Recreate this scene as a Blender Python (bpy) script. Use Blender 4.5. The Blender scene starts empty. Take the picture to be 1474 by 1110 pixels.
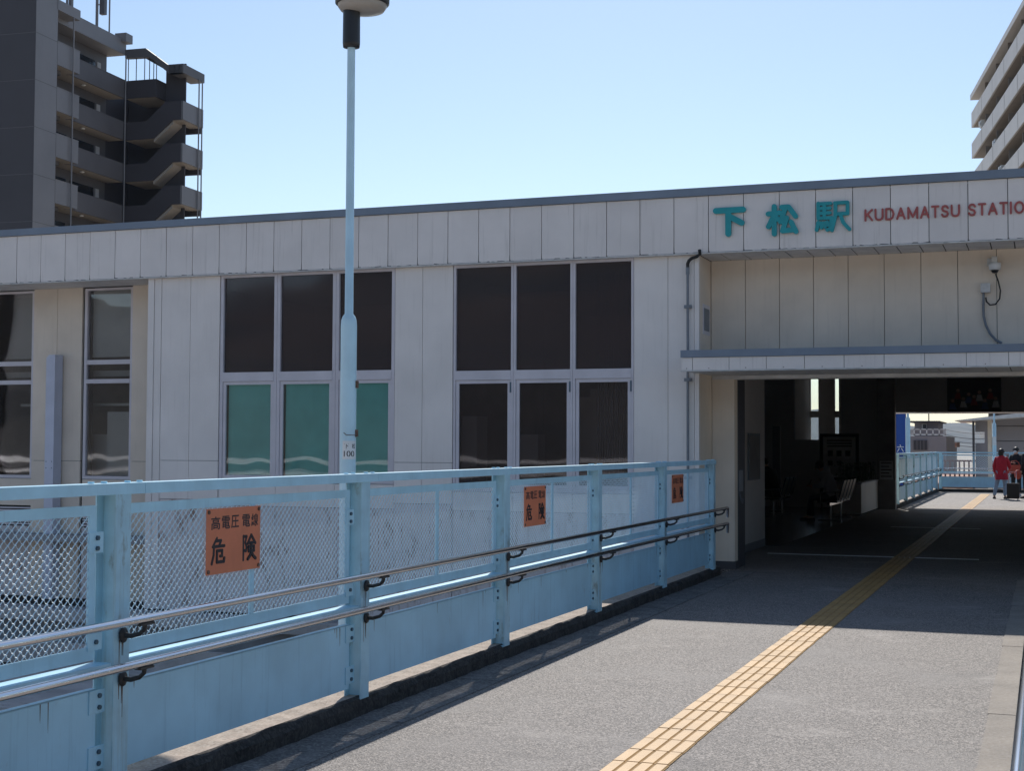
import bpy, math, random
from mathutils import Vector, Matrix
random.seed(7)
S = bpy.context.scene
C = S.collection

# ------------------------------------------------------------------ camera
F_PX, YAW, PITCH, ROLL, EYE = 2051.2, .358, .042, .004, 1.6
fw = Vector((-math.sin(YAW)*math.cos(PITCH), math.cos(YAW)*math.cos(PITCH), math.sin(PITCH)))
rt = Vector((math.cos(YAW), math.sin(YAW), 0)); up = rt.cross(fw)
rt2 = rt*math.cos(ROLL) + up*math.sin(ROLL); up2 = up*math.cos(ROLL) - rt*math.sin(ROLL)
cam = bpy.data.objects.new('camera', bpy.data.cameras.new('camera')); C.objects.link(cam)
M = Matrix((rt2, up2, -fw)).transposed().to_4x4(); M.translation = (0, 0, EYE)
cam.matrix_world = M
cam.data.sensor_width = 36; cam.data.lens = 36*F_PX/1474; cam.data.clip_end = 9000; cam.data.clip_start = .05
S.camera = cam

# ------------------------------------------------------------------ light
SUN = Vector((-.266, .98, 1)).normalized()
el = math.asin(SUN.z); az = math.atan2(SUN.x, SUN.y)
W = bpy.data.worlds.new("World"); S.world = W; W.use_nodes = True
nt = W.node_tree; nt.nodes.clear()
sky = nt.nodes.new('ShaderNodeTexSky'); sky.sky_type = 'NISHITA'; sky.sun_disc = False
sky.sun_elevation = el; sky.sun_rotation = az; sky.air_density = 1.0; sky.dust_density = .35; sky.ozone_density = 1.5; sky.altitude = 0
bg = nt.nodes.new('ShaderNodeBackground'); bg.inputs[1].default_value = .12
wo = nt.nodes.new('ShaderNodeOutputWorld')
nt.links.new(sky.outputs[0], bg.inputs[0]); nt.links.new(bg.outputs[0], wo.inputs[0])
sun = bpy.data.objects.new('sun', bpy.data.lights.new('sun', 'SUN')); C.objects.link(sun)
sun.data.energy = 4.3; sun.data.angle = math.radians(.53); sun.data.color = (1, .95, .88)
sun.rotation_euler = SUN.to_track_quat('Z', 'Y').to_euler(); sun.location = (0, 0, 30)
S.view_settings.view_transform = 'Standard'; S.view_settings.look = 'None'
S.view_settings.gamma = 1; S.view_settings.exposure = .15; S.view_settings.use_curve_mapping = False
S.cycles.max_bounces = 8; S.cycles.transparent_max_bounces = 16
S.cycles.diffuse_bounces = 4; S.cycles.glossy_bounces = 4
try:
    S.cycles.use_denoising = True
except Exception: pass

# ------------------------------------------------------------------ helpers
def ray(px, py):
    return fw + rt2*((px-737)/F_PX) - up2*((py-555)/F_PX)
def atY(px, py, Y):
    d = ray(px, py); return Vector((0, 0, EYE)) + d*(Y/d.y)
def XY(px, Y, py=500): return atY(px, py, Y).x
def ZY(px, py, Y): return atY(px, py, Y).z

class MB:
    def __init__(s): s.v = []; s.f = []; s.m = []; s.smooth = []
    def _add(s, v, f, m=0, sm=False):
        o = len(s.v); s.v += [tuple(p) for p in v]; s.f += [tuple(i+o for i in q) for q in f]
        s.m += [m]*len(f); s.smooth += [sm]*len(f); return s
    def box(s, x0, x1, y0, y1, z0, z1, m=0):
        if x0 > x1: x0, x1 = x1, x0
        if y0 > y1: y0, y1 = y1, y0
        if z0 > z1: z0, z1 = z1, z0
        return s._add([(x0,y0,z0),(x1,y0,z0),(x1,y1,z0),(x0,y1,z0),(x0,y0,z1),(x1,y0,z1),(x1,y1,z1),(x0,y1,z1)],
            [(0,3,2,1),(4,5,6,7),(0,1,5,4),(1,2,6,5),(2,3,7,6),(3,0,4,7)], m)
    def obox(s, o, u, v, w, m=0):
        o, u, v, w = map(Vector, (o, u, v, w))
        p = [o, o+u, o+u+v, o+v, o+w, o+u+w, o+u+v+w, o+v+w]
        fs = [(0,3,2,1),(4,5,6,7),(0,1,5,4),(1,2,6,5),(2,3,7,6),(3,0,4,7)]
        if u.cross(v).dot(w) < 0: fs = [tuple(reversed(q)) for q in fs]
        return s._add(p, fs, m)
    def prism(s, pts, ext, m=0):
        pts = [Vector(p) for p in pts]; e = Vector(ext); n = len(pts)
        nn = Vector((0,0,0))
        for i in range(n): nn += pts[i].cross(pts[(i+1) % n])
        if nn.dot(e) > 0: pts.reverse()
        v = pts + [p+e for p in pts]
        f = [tuple(range(n)), tuple(reversed(range(n, 2*n)))] + [(i, i+n, (i+1) % n+n, (i+1) % n) for i in range(n)]
        return s._add(v, f, m)
    def tube(s, pts, r, n=8, m=0, caps=True):
        pts = [Vector(p) for p in pts]; rr = r if isinstance(r, (list, tuple)) else [r]*len(pts)
        vs = []; fs = []; prev = None
        for i, p in enumerate(pts):
            d = (pts[min(i+1, len(pts)-1)]-pts[max(i-1, 0)]).normalized()
            if prev is None:
                a = Vector((0,0,1)) if abs(d.z) < .9 else Vector((1,0,0)); a = d.cross(a).normalized()
            else: a = (prev-d*prev.dot(d)).normalized()
            prev = a; b = d.cross(a)
            for k in range(n):
                t = 2*math.pi*k/n; vs.append(p+(a*math.cos(t)+b*math.sin(t))*rr[i])
        for i in range(len(pts)-1):
            for k in range(n):
                fs.append((i*n+k, i*n+(k+1) % n, (i+1)*n+(k+1) % n, (i+1)*n+k))
        s._add(vs, fs, m, True)
        if caps:
            s._add(vs[:n], [tuple(reversed(range(n)))], m); s._add(vs[-n:], [tuple(range(n))], m)
        return s
    def lathe(s, cx, cy, prof, n=24, m=0):
        vs = []; fs = []
        for r, z in prof:
            for k in range(n):
                t = 2*math.pi*k/n; vs.append((cx+r*math.cos(t), cy+r*math.sin(t), z))
        for i in range(len(prof)-1):
            for k in range(n):
                fs.append((i*n+k, i*n+(k+1) % n, (i+1)*n+(k+1) % n, (i+1)*n+k))
        return s._add(vs, fs, m, True)
    def ball(s, c, r, n=12, m=0):
        rx, ry, rz = r if isinstance(r, (tuple, list)) else (r, r, r)
        vs = []; fs = []; k = n//2
        for i in range(k+1):
            a = math.pi*i/k
            for j in range(n):
                t = 2*math.pi*j/n
                vs.append((c[0]+rx*math.sin(a)*math.cos(t), c[1]+ry*math.sin(a)*math.sin(t), c[2]-rz*math.cos(a)))
        for i in range(k):
            for j in range(n): fs.append((i*n+j, i*n+(j+1) % n, (i+1)*n+(j+1) % n, (i+1)*n+j))
        return s._add(vs, fs, m, True)
    def mesh(s, name, mats, org=(0,0,0)):
        me = bpy.data.meshes.new(name)
        o = Vector(org)
        me.from_pydata([tuple(Vector(p)-o) for p in s.v], [], s.f)
        for mt in (mats if isinstance(mats, (list, tuple)) else [mats]): me.materials.append(mt)
        for p, mi, sm in zip(me.polygons, s.m, s.smooth): p.material_index = mi; p.use_smooth = sm
        me.update(); return me

ORG = {}
def link(o, parent=None):
    C.objects.link(o)
    if parent is not None: o.parent = parent
    return o
def tag(o, label=None, cat=None, group=None, kind=None):
    if label: o['label'] = label
    if cat: o['category'] = cat
    if group: o['group'] = group
    if kind: o['kind'] = kind
    return o
def thing(name, label, cat, loc=(0,0,0), group=None):
    o = bpy.data.objects.new(name, None); o.empty_display_size = .2; C.objects.link(o); o.location = loc
    ORG[o.name] = Vector(loc); return tag(o, label, cat, group)
def part(name, mb, mats, parent=None, label=None, kind=None):
    """mb is in world coordinates; the part sits at its parent's origin"""
    org = ORG.get(parent.name, Vector((0,0,0))) if parent is not None else Vector((0,0,0))
    o = bpy.data.objects.new(name, mb.mesh(name, mats, org)); link(o, parent); ORG[o.name] = org
    return tag(o, label, kind=kind)
def put(name, me, parent, loc, rot=None, label=None):
    """shared mesh placed at a world point below its parent"""
    o = bpy.data.objects.new(name, me); link(o, parent)
    org = ORG.get(parent.name, Vector((0,0,0)))
    o.location = Vector(loc)-org
    if rot: o.rotation_euler = rot
    ORG[o.name] = Vector(loc)
    if label: o['label'] = label
    return o
def struct(name, mb, mats): return part(name, mb, mats, None, kind='structure')

def mat(name, col, rough=.6, metal=0, var=.12, scale=3, bump=0, bscale=60, streak=0, streak_col=None, stain=0, st0=.58,
        stain_col=(.12,.06,.03), spec=.5, speck=0, speck_scale=120, speck_col=(.5,.48,.45), rnd=0, coat=0):
    m = bpy.data.materials.new(name); m.use_nodes = True; t = m.node_tree; n = t.nodes; L = t.links
    b = n['Principled BSDF']; b.inputs['Roughness'].default_value = rough; b.inputs['Metallic'].default_value = metal
    b.inputs['Specular IOR Level'].default_value = spec
    tc = n.new('ShaderNodeTexCoord'); geo = n.new('ShaderNodeNewGeometry')
    def noise(sc, det=4, vec=None, r=.55):
        x = n.new('ShaderNodeTexNoise'); x.inputs['Scale'].default_value = sc; x.inputs['Detail'].default_value = det
        x.inputs['Roughness'].default_value = r; L.new(vec or geo.outputs['Position'], x.inputs['Vector']); return x.outputs['Fac']
    def ramp(f, a, c, v0=0, v1=1):
        x = n.new('ShaderNodeMapRange'); x.inputs[1].default_value = a; x.inputs[2].default_value = c
        x.inputs[3].default_value = v0; x.inputs[4].default_value = v1; L.new(f, x.inputs[0]); return x.outputs[0]
    def mix(f, a, c, mode='MIX'):
        x = n.new('ShaderNodeMix'); x.data_type = 'RGBA'; x.blend_type = mode
        if isinstance(f, (int, float)): x.inputs[0].default_value = f
        else: L.new(f, x.inputs[0])
        for s_, v in ((6, a), (7, c)):
            if isinstance(v, tuple): x.inputs[s_].default_value = (*v, 1)
            else: L.new(v, x.inputs[s_])
        return x.outputs[2]
    c = tuple(col)
    dark = tuple(k*(1-var*1.6) for k in col); lite = tuple(min(1, k*(1+var)) for k in col)
    cur = mix(ramp(noise(scale), .3, .7), dark, lite)
    if rnd:
        oi = n.new('ShaderNodeObjectInfo')
        cur = mix(ramp(oi.outputs['Random'], 0, 1, 0, rnd), cur, tuple(k*.45 for k in col))
    if streak:
        mp = n.new('ShaderNodeMapping'); mp.inputs['Scale'].default_value = (22, 22, 1.1); L.new(geo.outputs['Position'], mp.inputs[0])
        cur = mix(ramp(noise(1, 5, mp.outputs[0], .65), .56, .78, 0, streak), cur, streak_col or tuple(k*.45 for k in col))
    if stain:
        mp = n.new('ShaderNodeMapping'); mp.inputs['Scale'].default_value = (6, 6, 2.5); L.new(geo.outputs['Position'], mp.inputs[0])
        cur = mix(ramp(noise(1, 7, mp.outputs[0], .7), st0, st0+.12, 0, stain), cur, stain_col)
    if speck:
        x = n.new('ShaderNodeTexVoronoi'); x.inputs['Scale'].default_value = speck_scale; L.new(geo.outputs['Position'], x.inputs['Vector'])
        sp = n.new('ShaderNodeSeparateColor'); L.new(x.outputs['Color'], sp.inputs[0])
        cur = mix(ramp(sp.outputs[0], .35, .95, 0, speck), cur, speck_col)
        cur = mix(ramp(sp.outputs[1], .6, .95, 0, speck*.8), cur, tuple(k*.35 for k in col))
    L.new(cur, b.inputs['Base Color'])
    if bump:
        bp = n.new('ShaderNodeBump'); bp.inputs['Strength'].default_value = bump; bp.inputs['Distance'].default_value = .01
        L.new(noise(bscale, 5), bp.inputs['Height']); L.new(bp.outputs[0], b.inputs['Normal'])
    if coat: b.inputs['Coat Weight'].default_value = coat
    return m

# materials
m_wall = mat('painted_panel', (.84,.78,.735), .5, var=.05, scale=1.3, streak=.26, streak_col=(.50,.45,.40), bump=.05, bscale=8)
m_panel = mat('fascia_panel_paint', (.84,.78,.74), .45, var=.05, scale=1.6, streak=.42, streak_col=(.42,.38,.34), rnd=.12, bump=.05, bscale=6)
m_wallrec = mat('bounce_warm_panel', (.80,.69,.57), .6, var=.07, scale=1.5, streak=.16, streak_col=(.36,.30,.23), rnd=.08)  # wall paint warmed in colour for light bounced off the ground
m_backing = mat('joint_backing', (.05,.05,.05), .8)
m_soffit = mat('soffit_slat_paint', (.70,.68,.66), .6, var=.1, scale=4, streak=.2)
m_coping = mat('coping_metal', (.20,.245,.31), .38, var=.08, scale=2)
m_flash = mat('flashing', (.62,.61,.59), .4, var=.12, scale=12, stain=.5, stain_col=(.12,.11,.1))
m_frame = mat('window_frame_aluminium', (.66,.62,.65), .4, var=.06, scale=3)
m_grime = mat('dark_grime', (.10,.095,.09), .9)
m_blue = mat('guardrail_blue_paint', (.46,.73,.86), .38, var=.07, scale=5, streak=.22, streak_col=(.17,.34,.42), bump=.03, bscale=20)
m_mesh = mat('expanded_mesh_paint', (.68,.83,.90), .3, var=.05, scale=8)
m_kick = mat('kick_panel_blue_paint', (.45,.72,.86), .42, var=.08, scale=2.2, stain=.5, st0=.63, stain_col=(.24,.20,.16), streak=.45, streak_col=(.16,.36,.47), bump=.04, bscale=10)
m_bpost = mat('post_blue_paint', (.45,.69,.79), .42, var=.09, scale=7, streak=.55, streak_col=(.26,.30,.24), stain=.8, stain_col=(.15,.13,.08))
m_rust = mat('rust', (.17,.10,.07), .9, var=.4, scale=30)
m_bolt = mat('bolt_steel', (.08,.13,.17), .5, metal=.4)
m_steel = mat('stainless_handrail', (.72,.72,.73), .16, metal=1, var=.05, scale=4)
m_cast = mat('black_cast_bracket', (.035,.033,.032), .5, var=.3, scale=40)
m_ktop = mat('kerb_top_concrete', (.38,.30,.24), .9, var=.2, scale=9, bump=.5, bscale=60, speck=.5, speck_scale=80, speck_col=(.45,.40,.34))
m_kerb = mat('mossy_shaded_kerb_concrete', (.034,.030,.027), .95, var=.4, scale=9, bump=.9, bscale=45, speck=.25, speck_scale=70, speck_col=(.16,.14,.12), stain=.4, stain_col=(.13,.115,.10))  # dark from moss, and the face's shade is in the colour too
m_strip = mat('worn_concrete', (.26,.225,.19), .85, var=.14, scale=3, bump=.4, bscale=60, speck=.25, speck_scale=90, speck_col=(.42,.39,.36), stain=.35, stain_col=(.14,.12,.1))
m_tile = mat('yellow_tactile_tile', (.50,.295,.105), .55, var=.10, scale=6, rnd=.28, bump=.2, bscale=80, stain=.25, stain_col=(.36,.27,.15))
m_sign = mat('orange_sign_enamel', (.70,.21,.10), .45, var=.06, scale=8, stain=.15, stain_col=(.3,.1,.06))
m_ink = mat('black_sign_ink', (.015,.013,.02), .5)
m_teal = mat('teal_letter_enamel', (.015,.33,.36), .4, var=.08, scale=6)
m_red = mat('faded_red_letter', (.42,.10,.09), .5, var=.12, scale=8)
m_pole = mat('pole_pale_blue_paint', (.55,.76,.86), .4, var=.05, scale=5, streak=.25, streak_col=(.26,.36,.4))
m_white = mat('white_plate', (.75,.76,.76), .5, var=.05)
m_black = mat('black_enamel', (.02,.02,.022), .4)
m_lampglass = mat('grey_lamp_bowl', (.36,.33,.30), .35, var=.05)
m_rubber = mat('black_hose', (.015,.015,.015), .6)
m_conduit = mat('grey_conduit', (.20,.22,.25), .45, var=.1, scale=9)
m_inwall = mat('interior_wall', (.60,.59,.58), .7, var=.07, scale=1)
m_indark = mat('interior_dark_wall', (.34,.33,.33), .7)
m_infloor = mat('waiting_room_floor', (.16,.165,.18), .22, var=.12, scale=1.4)
m_lav = mat('lavender_duct_cover', (.60,.62,.72), .4, var=.05)
m_blind = mat('green_blind', (.30,.78,.74), .5, var=.06)
m_green = mat('plant_leaf', (.03,.08,.025), .5, var=.4, scale=20)
m_lowroof = mat('lower_roof_slab', (.50,.46,.43), .8, var=.2, scale=1.5, stain=.6, stain_col=(.10,.07,.05), bump=.2)
m_lowwall = mat('rust_stained_wall', (.70,.64,.62), .6, var=.08, scale=2, streak=.95, streak_col=(.32,.17,.10), stain=.85, st0=.54, stain_col=(.24,.13,.08))
m_ground = mat('town_ground', (.46,.40,.32), .9, var=.2, scale=.05)
m_tdark = mat('tower_shaded_grey', (.058,.052,.06), .6, var=.06, scale=.3, streak=.15)  # camera-facing sides, their shade put into the colour
m_tgrey = mat('tower_lit_grey', (.22,.215,.225), .6, var=.06, scale=.4, streak=.2)  # lighter receding sides, their brighter light put into the colour
m_tmid = mat('tower_mid_grey', (.12,.114,.12), .6, var=.08, scale=.4, streak=.2)
m_tsoff = mat('tower_soffit', (.34,.30,.26), .7, var=.06, scale=.5)
m_twin = mat('tower_window_glass', (.02,.022,.028), .12)
m_rt = mat('right_tower_paint', (.50,.48,.47), .6, var=.05, scale=.5)
m_rtin = mat('right_tower_recess', (.22,.19,.165), .7, var=.1, scale=.5)
m_house = mat('far_house_render', (.33,.31,.33), .7, var=.08, scale=.5)
m_hdark = mat('far_house_dark', (.06,.06,.07), .5)
m_brown = mat('brown_paving', (.32,.17,.12), .8, var=.2, scale=2)
m_banner = mat('royal_blue_sign', (.01,.07,.34), .4, var=.05)
m_hill = mat('wooded_hill', (.07,.066,.055), .9, var=.5, scale=.02)

def glass(name, tint, rough=.02, refl=1.0, film_reflections=0):
    m = bpy.data.materials.new(name); m.use_nodes = True; t = m.node_tree; n = t.nodes; L = t.links; n.clear()
    o = n.new('ShaderNodeOutputMaterial'); mx = n.new('ShaderNodeMixShader'); tr = n.new('ShaderNodeBsdfTransparent')
    gl = n.new('ShaderNodeBsdfGlossy'); fr = n.new('ShaderNodeFresnel'); fr.inputs[0].default_value = 1.55
    tr.inputs[0].default_value = (*tint, 1); gl.inputs['Roughness'].default_value = rough
    gl.inputs['Color'].default_value = (refl, refl*.96, refl, 1)
    nz = n.new('ShaderNodeTexNoise'); nz.inputs['Scale'].default_value = 1.3; nz.inputs['Detail'].default_value = 1
    geo = n.new('ShaderNodeNewGeometry'); L.new(geo.outputs['Position'], nz.inputs['Vector'])
    bp = n.new('ShaderNodeBump'); bp.inputs['Strength'].default_value = .22; bp.inputs['Distance'].default_value = .01
    L.new(nz.outputs['Fac'], bp.inputs['Height']); L.new(bp.outputs[0], gl.inputs['Normal']); L.new(bp.outputs[0], fr.inputs['Normal'])
    L.new(fr.outputs[0], mx.inputs[0])
    if film_reflections:
        df = n.new('ShaderNodeBsdfDiffuse'); n2 = n.new('ShaderNodeTexNoise'); n2.inputs['Scale'].default_value = 1; mp = n.new('ShaderNodeMapping'); mp.inputs['Scale'].default_value = (.25, .25, 3.2)  # film tone with the panes' banded reflections painted in
        L.new(geo.outputs['Position'], mp.inputs[0]); L.new(mp.outputs[0], n2.inputs['Vector']); cr = n.new('ShaderNodeValToRGB'); L.new(n2.outputs['Fac'], cr.inputs[0])
        cr.color_ramp.elements[0].position = .38; cr.color_ramp.elements[0].color = (.40,.38,.42,1); cr.color_ramp.elements[1].position = .62; cr.color_ramp.elements[1].color = (.60,.46,.45,1); L.new(cr.outputs[0], df.inputs[0])
        m2 = n.new('ShaderNodeMixShader'); m2.inputs[0].default_value = film_reflections
        L.new(tr.outputs[0], m2.inputs[1]); L.new(df.outputs[0], m2.inputs[2]); L.new(m2.outputs[0], mx.inputs[1])
    else: L.new(tr.outputs[0], mx.inputs[1])
    L.new(gl.outputs[0], mx.inputs[2]); L.new(mx.outputs[0], o.inputs[0])
    return m
g_dark = glass('dark_film_glass', (.36,.32,.33), .05, .85, .09)
g_low = glass('tinted_glass', (.62,.60,.60), .02, .9, .035)
g_clear = glass('clear_glass', (.93,.96,.95), .01)
g_mid = glass('grey_glass', (.84,.85,.84), .02, .9, .02)

def asphalt():
    m = bpy.data.materials.new('deck_asphalt'); m.use_nodes = True; t = m.node_tree; n = t.nodes; L = t.links
    b = n['Principled BSDF']; geo = n.new('ShaderNodeNewGeometry'); P = geo.outputs['Position']
    def noise(sc, det=4, r=.55, vec=None):
        x = n.new('ShaderNodeTexNoise'); x.inputs['Scale'].default_value = sc; x.inputs['Detail'].default_value = det; x.inputs['Roughness'].default_value = r
        L.new(vec or P, x.inputs['Vector']); return x.outputs['Fac']
    def rng(f, a, c, v0=0., v1=1.):
        x = n.new('ShaderNodeMapRange'); x.inputs[1].default_value = a; x.inputs[2].default_value = c
        x.inputs[3].default_value = v0; x.inputs[4].default_value = v1; L.new(f, x.inputs[0]); return x.outputs[0]
    def mix(f, a, c):
        x = n.new('ShaderNodeMix'); x.data_type = 'RGBA'; L.new(f, x.inputs[0])
        for s_, v in ((6, a), (7, c)):
            if isinstance(v, tuple): x.inputs[s_].default_value = (*v, 1)
            else: L.new(v, x.inputs[s_])
        return x.outputs[2]
    vo = n.new('ShaderNodeTexVoronoi'); vo.inputs['Scale'].default_value = 110; L.new(P, vo.inputs['Vector'])
    sc = n.new('ShaderNodeSeparateColor'); L.new(vo.outputs['Color'], sc.inputs[0])
    grain = mix(rng(sc.outputs[0], .25, 1), (.135,.120,.110), (.39,.345,.31))
    grain = mix(rng(sc.outputs[1], .62, .8, 0, .85), grain, (.05,.046,.045))
    grain = mix(rng(noise(160, 2), .62, .72, 0, .7), grain, (.5,.47,.44))
    vo2 = n.new('ShaderNodeTexVoronoi'); vo2.inputs['Scale'].default_value = 1.1
    nz = n.new('ShaderNodeTexNoise'); nz.inputs['Scale'].default_value = 3; L.new(P, nz.inputs['Vector'])
    ad = n.new('ShaderNodeVectorMath'); ad.operation = 'ADD'; L.new(P, ad.inputs[0])
    sc_ = n.new('ShaderNodeVectorMath'); sc_.operation = 'SCALE'; sc_.inputs[3].default_value = .8; L.new(nz.outputs['Color'], sc_.inputs[0]); L.new(sc_.outputs[0], ad.inputs[1])
    L.new(ad.outputs[0], vo2.inputs['Vector'])
    worn = rng(noise(.9, 6, .62), .50, .66)           # mortar-smeared, smoother patches
    cur = mix(rng(worn, 0, 1, 0, .55), grain, (.235,.215,.20))
    cur = mix(rng(noise(.35, 4), .52, .75, 0, .45), cur, (.13,.12,.115))
    mp = n.new('ShaderNodeMapping'); mp.inputs['Scale'].default_value = (1.0, 1.5, 1); L.new(P, mp.inputs[0])
    cur = mix(rng(noise(1, 7, .68, mp.outputs[0]), .58, .70, 0, .6), cur, (.36,.325,.295))
    mp2 = n.new('ShaderNodeMapping'); mp2.inputs['Scale'].default_value = (.8, 2.2, 1); mp2.inputs['Location'].default_value = (7, 3, 0); L.new(P, mp2.inputs[0])
    cur = mix(rng(noise(1, 6, .6, mp2.outputs[0]), .60, .68, 0, .4), cur, (.10,.092,.088))
    L.new(cur, b.inputs['Base Color']); b.inputs['Roughness'].default_value = .72
    bp = n.new('ShaderNodeBump'); bp.inputs['Strength'].default_value = .8; bp.inputs['Distance'].default_value = .006
    h1 = n.new('ShaderNodeMath'); h1.operation = 'ADD'; L.new(vo.outputs['Distance'], h1.inputs[0]); L.new(noise(70, 4), h1.inputs[1])
    L.new(h1.outputs[0], bp.inputs['Height']); L.new(bp.outputs[0], b.inputs['Normal'])
    return m
m_asph = asphalt()

# text -> mesh fitted into a box on a plane
def text_mb(body, o, ux, uy, w, h, depth, off=0., res=6):
    c = bpy.data.curves.new('t', 'FONT'); c.body = body; c.size = 1; c.offset = off; c.extrude = .5; c.resolution_u = res
    ob = bpy.data.objects.new('t', c); C.objects.link(ob)
    me = bpy.data.meshes.new_from_object(ob.evaluated_get(bpy.context.evaluated_depsgraph_get()))
    xs = [v.co.x for v in me.vertices]; ys = [v.co.y for v in me.vertices]
    x0, x1, y0, y1 = min(xs), max(xs), min(ys), max(ys)
    o, ux, uy = Vector(o), Vector(ux), Vector(uy); nz = ux.cross(uy)
    mb = MB()
    mb._add([o+ux*((v.co.x-x0)/(x1-x0)*w)+uy*((v.co.y-y0)/(y1-y0)*h)+nz*((v.co.z+.5)*depth) for v in me.vertices],
            [tuple(p.vertices) for p in me.polygons])
    bpy.data.objects.remove(ob); bpy.data.curves.remove(c); bpy.data.meshes.remove(me)
    return mb
KAN = {
 '下': [[(.03,.92),(.97,.92)],[(.46,.92),(.46,.06)],[(.52,.68),(.92,.44)]],
 '松': [[(.05,.72),(.44,.74)],[(.25,.96),(.25,.05)],[(.24,.66),(.06,.30)],[(.28,.62),(.42,.50)],[(.50,.92),(.72,.92),(.95,.60)],[(.60,.84),(.46,.44)],[(.66,.56),(.52,.14),(.90,.16)],[(.80,.42),(.96,.10)]],
 '駅': [[(.07,.95),(.07,.46)],[(.07,.93),(.43,.93)],[(.07,.78),(.41,.78)],[(.07,.63),(.41,.63)],[(.07,.47),(.46,.47),(.43,.12),(.33,.09)],[(.25,.93),(.25,.47)],
        [(.07,.34),(.02,.10)],[(.16,.32),(.16,.17)],[(.25,.32),(.27,.18)],[(.33,.34),(.36,.24)],[(.56,.93),(.93,.93),(.93,.58),(.60,.58)],[(.58,.93),(.57,.50),(.47,.07)],[(.72,.56),(.80,.30),(.98,.08)]],
 '危': [[(.38,.98),(.12,.70)],[(.33,.88),(.68,.88),(.55,.70)],[(.08,.67),(.92,.67)],[(.17,.67),(.15,.35),(.02,.03)],[(.38,.50),(.76,.50),(.75,.29),(.62,.29)],[(.38,.50),(.38,.07),(.88,.07),(.91,.20)]],
 '険': [[(.06,.95),(.06,.02)],[(.06,.93),(.30,.93),(.20,.70),(.31,.50),(.25,.36),(.14,.38)],[(.65,.97),(.38,.64)],[(.65,.97),(.97,.64)],[(.50,.66),(.80,.66)],[(.45,.52),(.86,.52),(.86,.34),(.45,.34),(.45,.52)],[(.65,.66),(.65,.34)],[(.65,.34),(.58,.18),(.38,.03)],[(.66,.30),(.78,.15),(.97,.03)]]}
LAT = dict(K=[[(0,0),(0,1)],[(1,1),(0,.40)],[(.32,.60),(1,0)]], U=[[(0,1),(0,.3),(.12,.08),(.35,0),(.65,0),(.88,.08),(1,.3),(1,1)]], D=[[(0,0),(0,1),(.55,1),(.85,.85),(1,.5),(.85,.15),(.55,0),(0,0)]],
 A=[[(0,0),(.5,1),(1,0)],[(.2,.33),(.8,.33)]], M=[[(0,0),(0,1),(.5,.12),(1,1),(1,0)]], T=[[(0,1),(1,1)],[(.5,1),(.5,0)]],
 S=[[(.95,.8),(.75,.97),(.5,1),(.2,.95),(.05,.75),(.2,.56),(.8,.44),(.95,.25),(.8,.04),(.5,0),(.2,.03),(.03,.2)]], I=[[(.5,0),(.5,1)]],
 O=[[(.5+.5*math.cos(2*math.pi*i/16), .5+.5*math.sin(2*math.pi*i/16)) for i in range(17)]], N=[[(0,0),(0,1),(1,0),(1,1)]])
def stroke_mb(strokes, o, ux, uy, w, h, depth, sw):
    """round ended strokes cut from one plate; o is the lower left corner, sw the stroke width in metres"""
    mb = MB(); o, ux, uy = Vector(o), Vector(ux), Vector(uy); nz = ux.cross(uy); r = sw/2; n = 0
    pt = lambda p: o+ux*(r+p[0]*(w-sw))+uy*(r+p[1]*(h-sw))
    for st in strokes:
        for a, b_ in zip(st, st[1:]):
            A_, B2 = pt(a), pt(b_); d_ = (B2-A_)
            if d_.length < 1e-6: continue
            d_.normalize(); s_ = nz.cross(d_)*r; dd = depth+.00012*n; n += 1
            mb.prism([A_-s_, B2-s_, B2+s_, A_+s_], nz*dd)
        for a in st:
            c = pt(a); dd = depth+.00012*n; n += 1
            mb.prism([c+(ux*math.cos(2*math.pi*k/12)+uy*math.sin(2*math.pi*k/12))*r for k in range(12)], nz*dd)
    return mb
EX, EY, EZ = Vector((1,0,0)), Vector((0,1,0)), Vector((0,0,1))

# ------------------------------------------------------------------ ground, hills
def terrain(name, x0, x1, y0, y1, nx, ny, fz, m):
    mb = MB(); vs = []; fs = []
    for j in range(ny+1):
        for i in range(nx+1):
            x = x0+(x1-x0)*i/nx; y = y0+(y1-y0)*j/ny; vs.append((x, y, fz(x, y)))
    for j in range(ny):
        for i in range(nx):
            a = j*(nx+1)+i; fs.append((a, a+1, a+nx+2, a+nx+1))
    mb._add(vs, fs, 0, True); return struct(name, mb, m)
g = MB(); g._add([(-3900,-3900,-7),(3900,-3900,-7),(3900,3900,-7),(-3900,3900,-7)], [(0,1,2,3)]); struct('ground', g, m_ground)
def ridge(x, seed): return .5+.22*math.sin(x*.0021+seed)+.16*math.sin(x*.0057+seed*2.1)+.08*math.sin(x*.013+seed*3)+.04*math.sin(x*.031+seed)
terrain('far_hills', -3200, 2600, 2500, 3600, 120, 8, lambda x, y: -8+max(0, 96*ridge(x*1.6+480, 1.7)*math.sin(math.pi*(y-2500)/1100)), m_hill)
terrain('wooded_hill', -420, 420, -330, -150, 120, 12, lambda x, y: -8+(40+(18 if x > -128 else (18+(x+128)*.8 if x > -150 else 0))+3*math.sin(x*.02)+4*math.sin(x*.07)+2.2*math.sin(x*.23)+1.3*math.sin(x*.61))*math.sin(math.pi*.5*min(1, (-150-y)/110)), m_hill)

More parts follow.
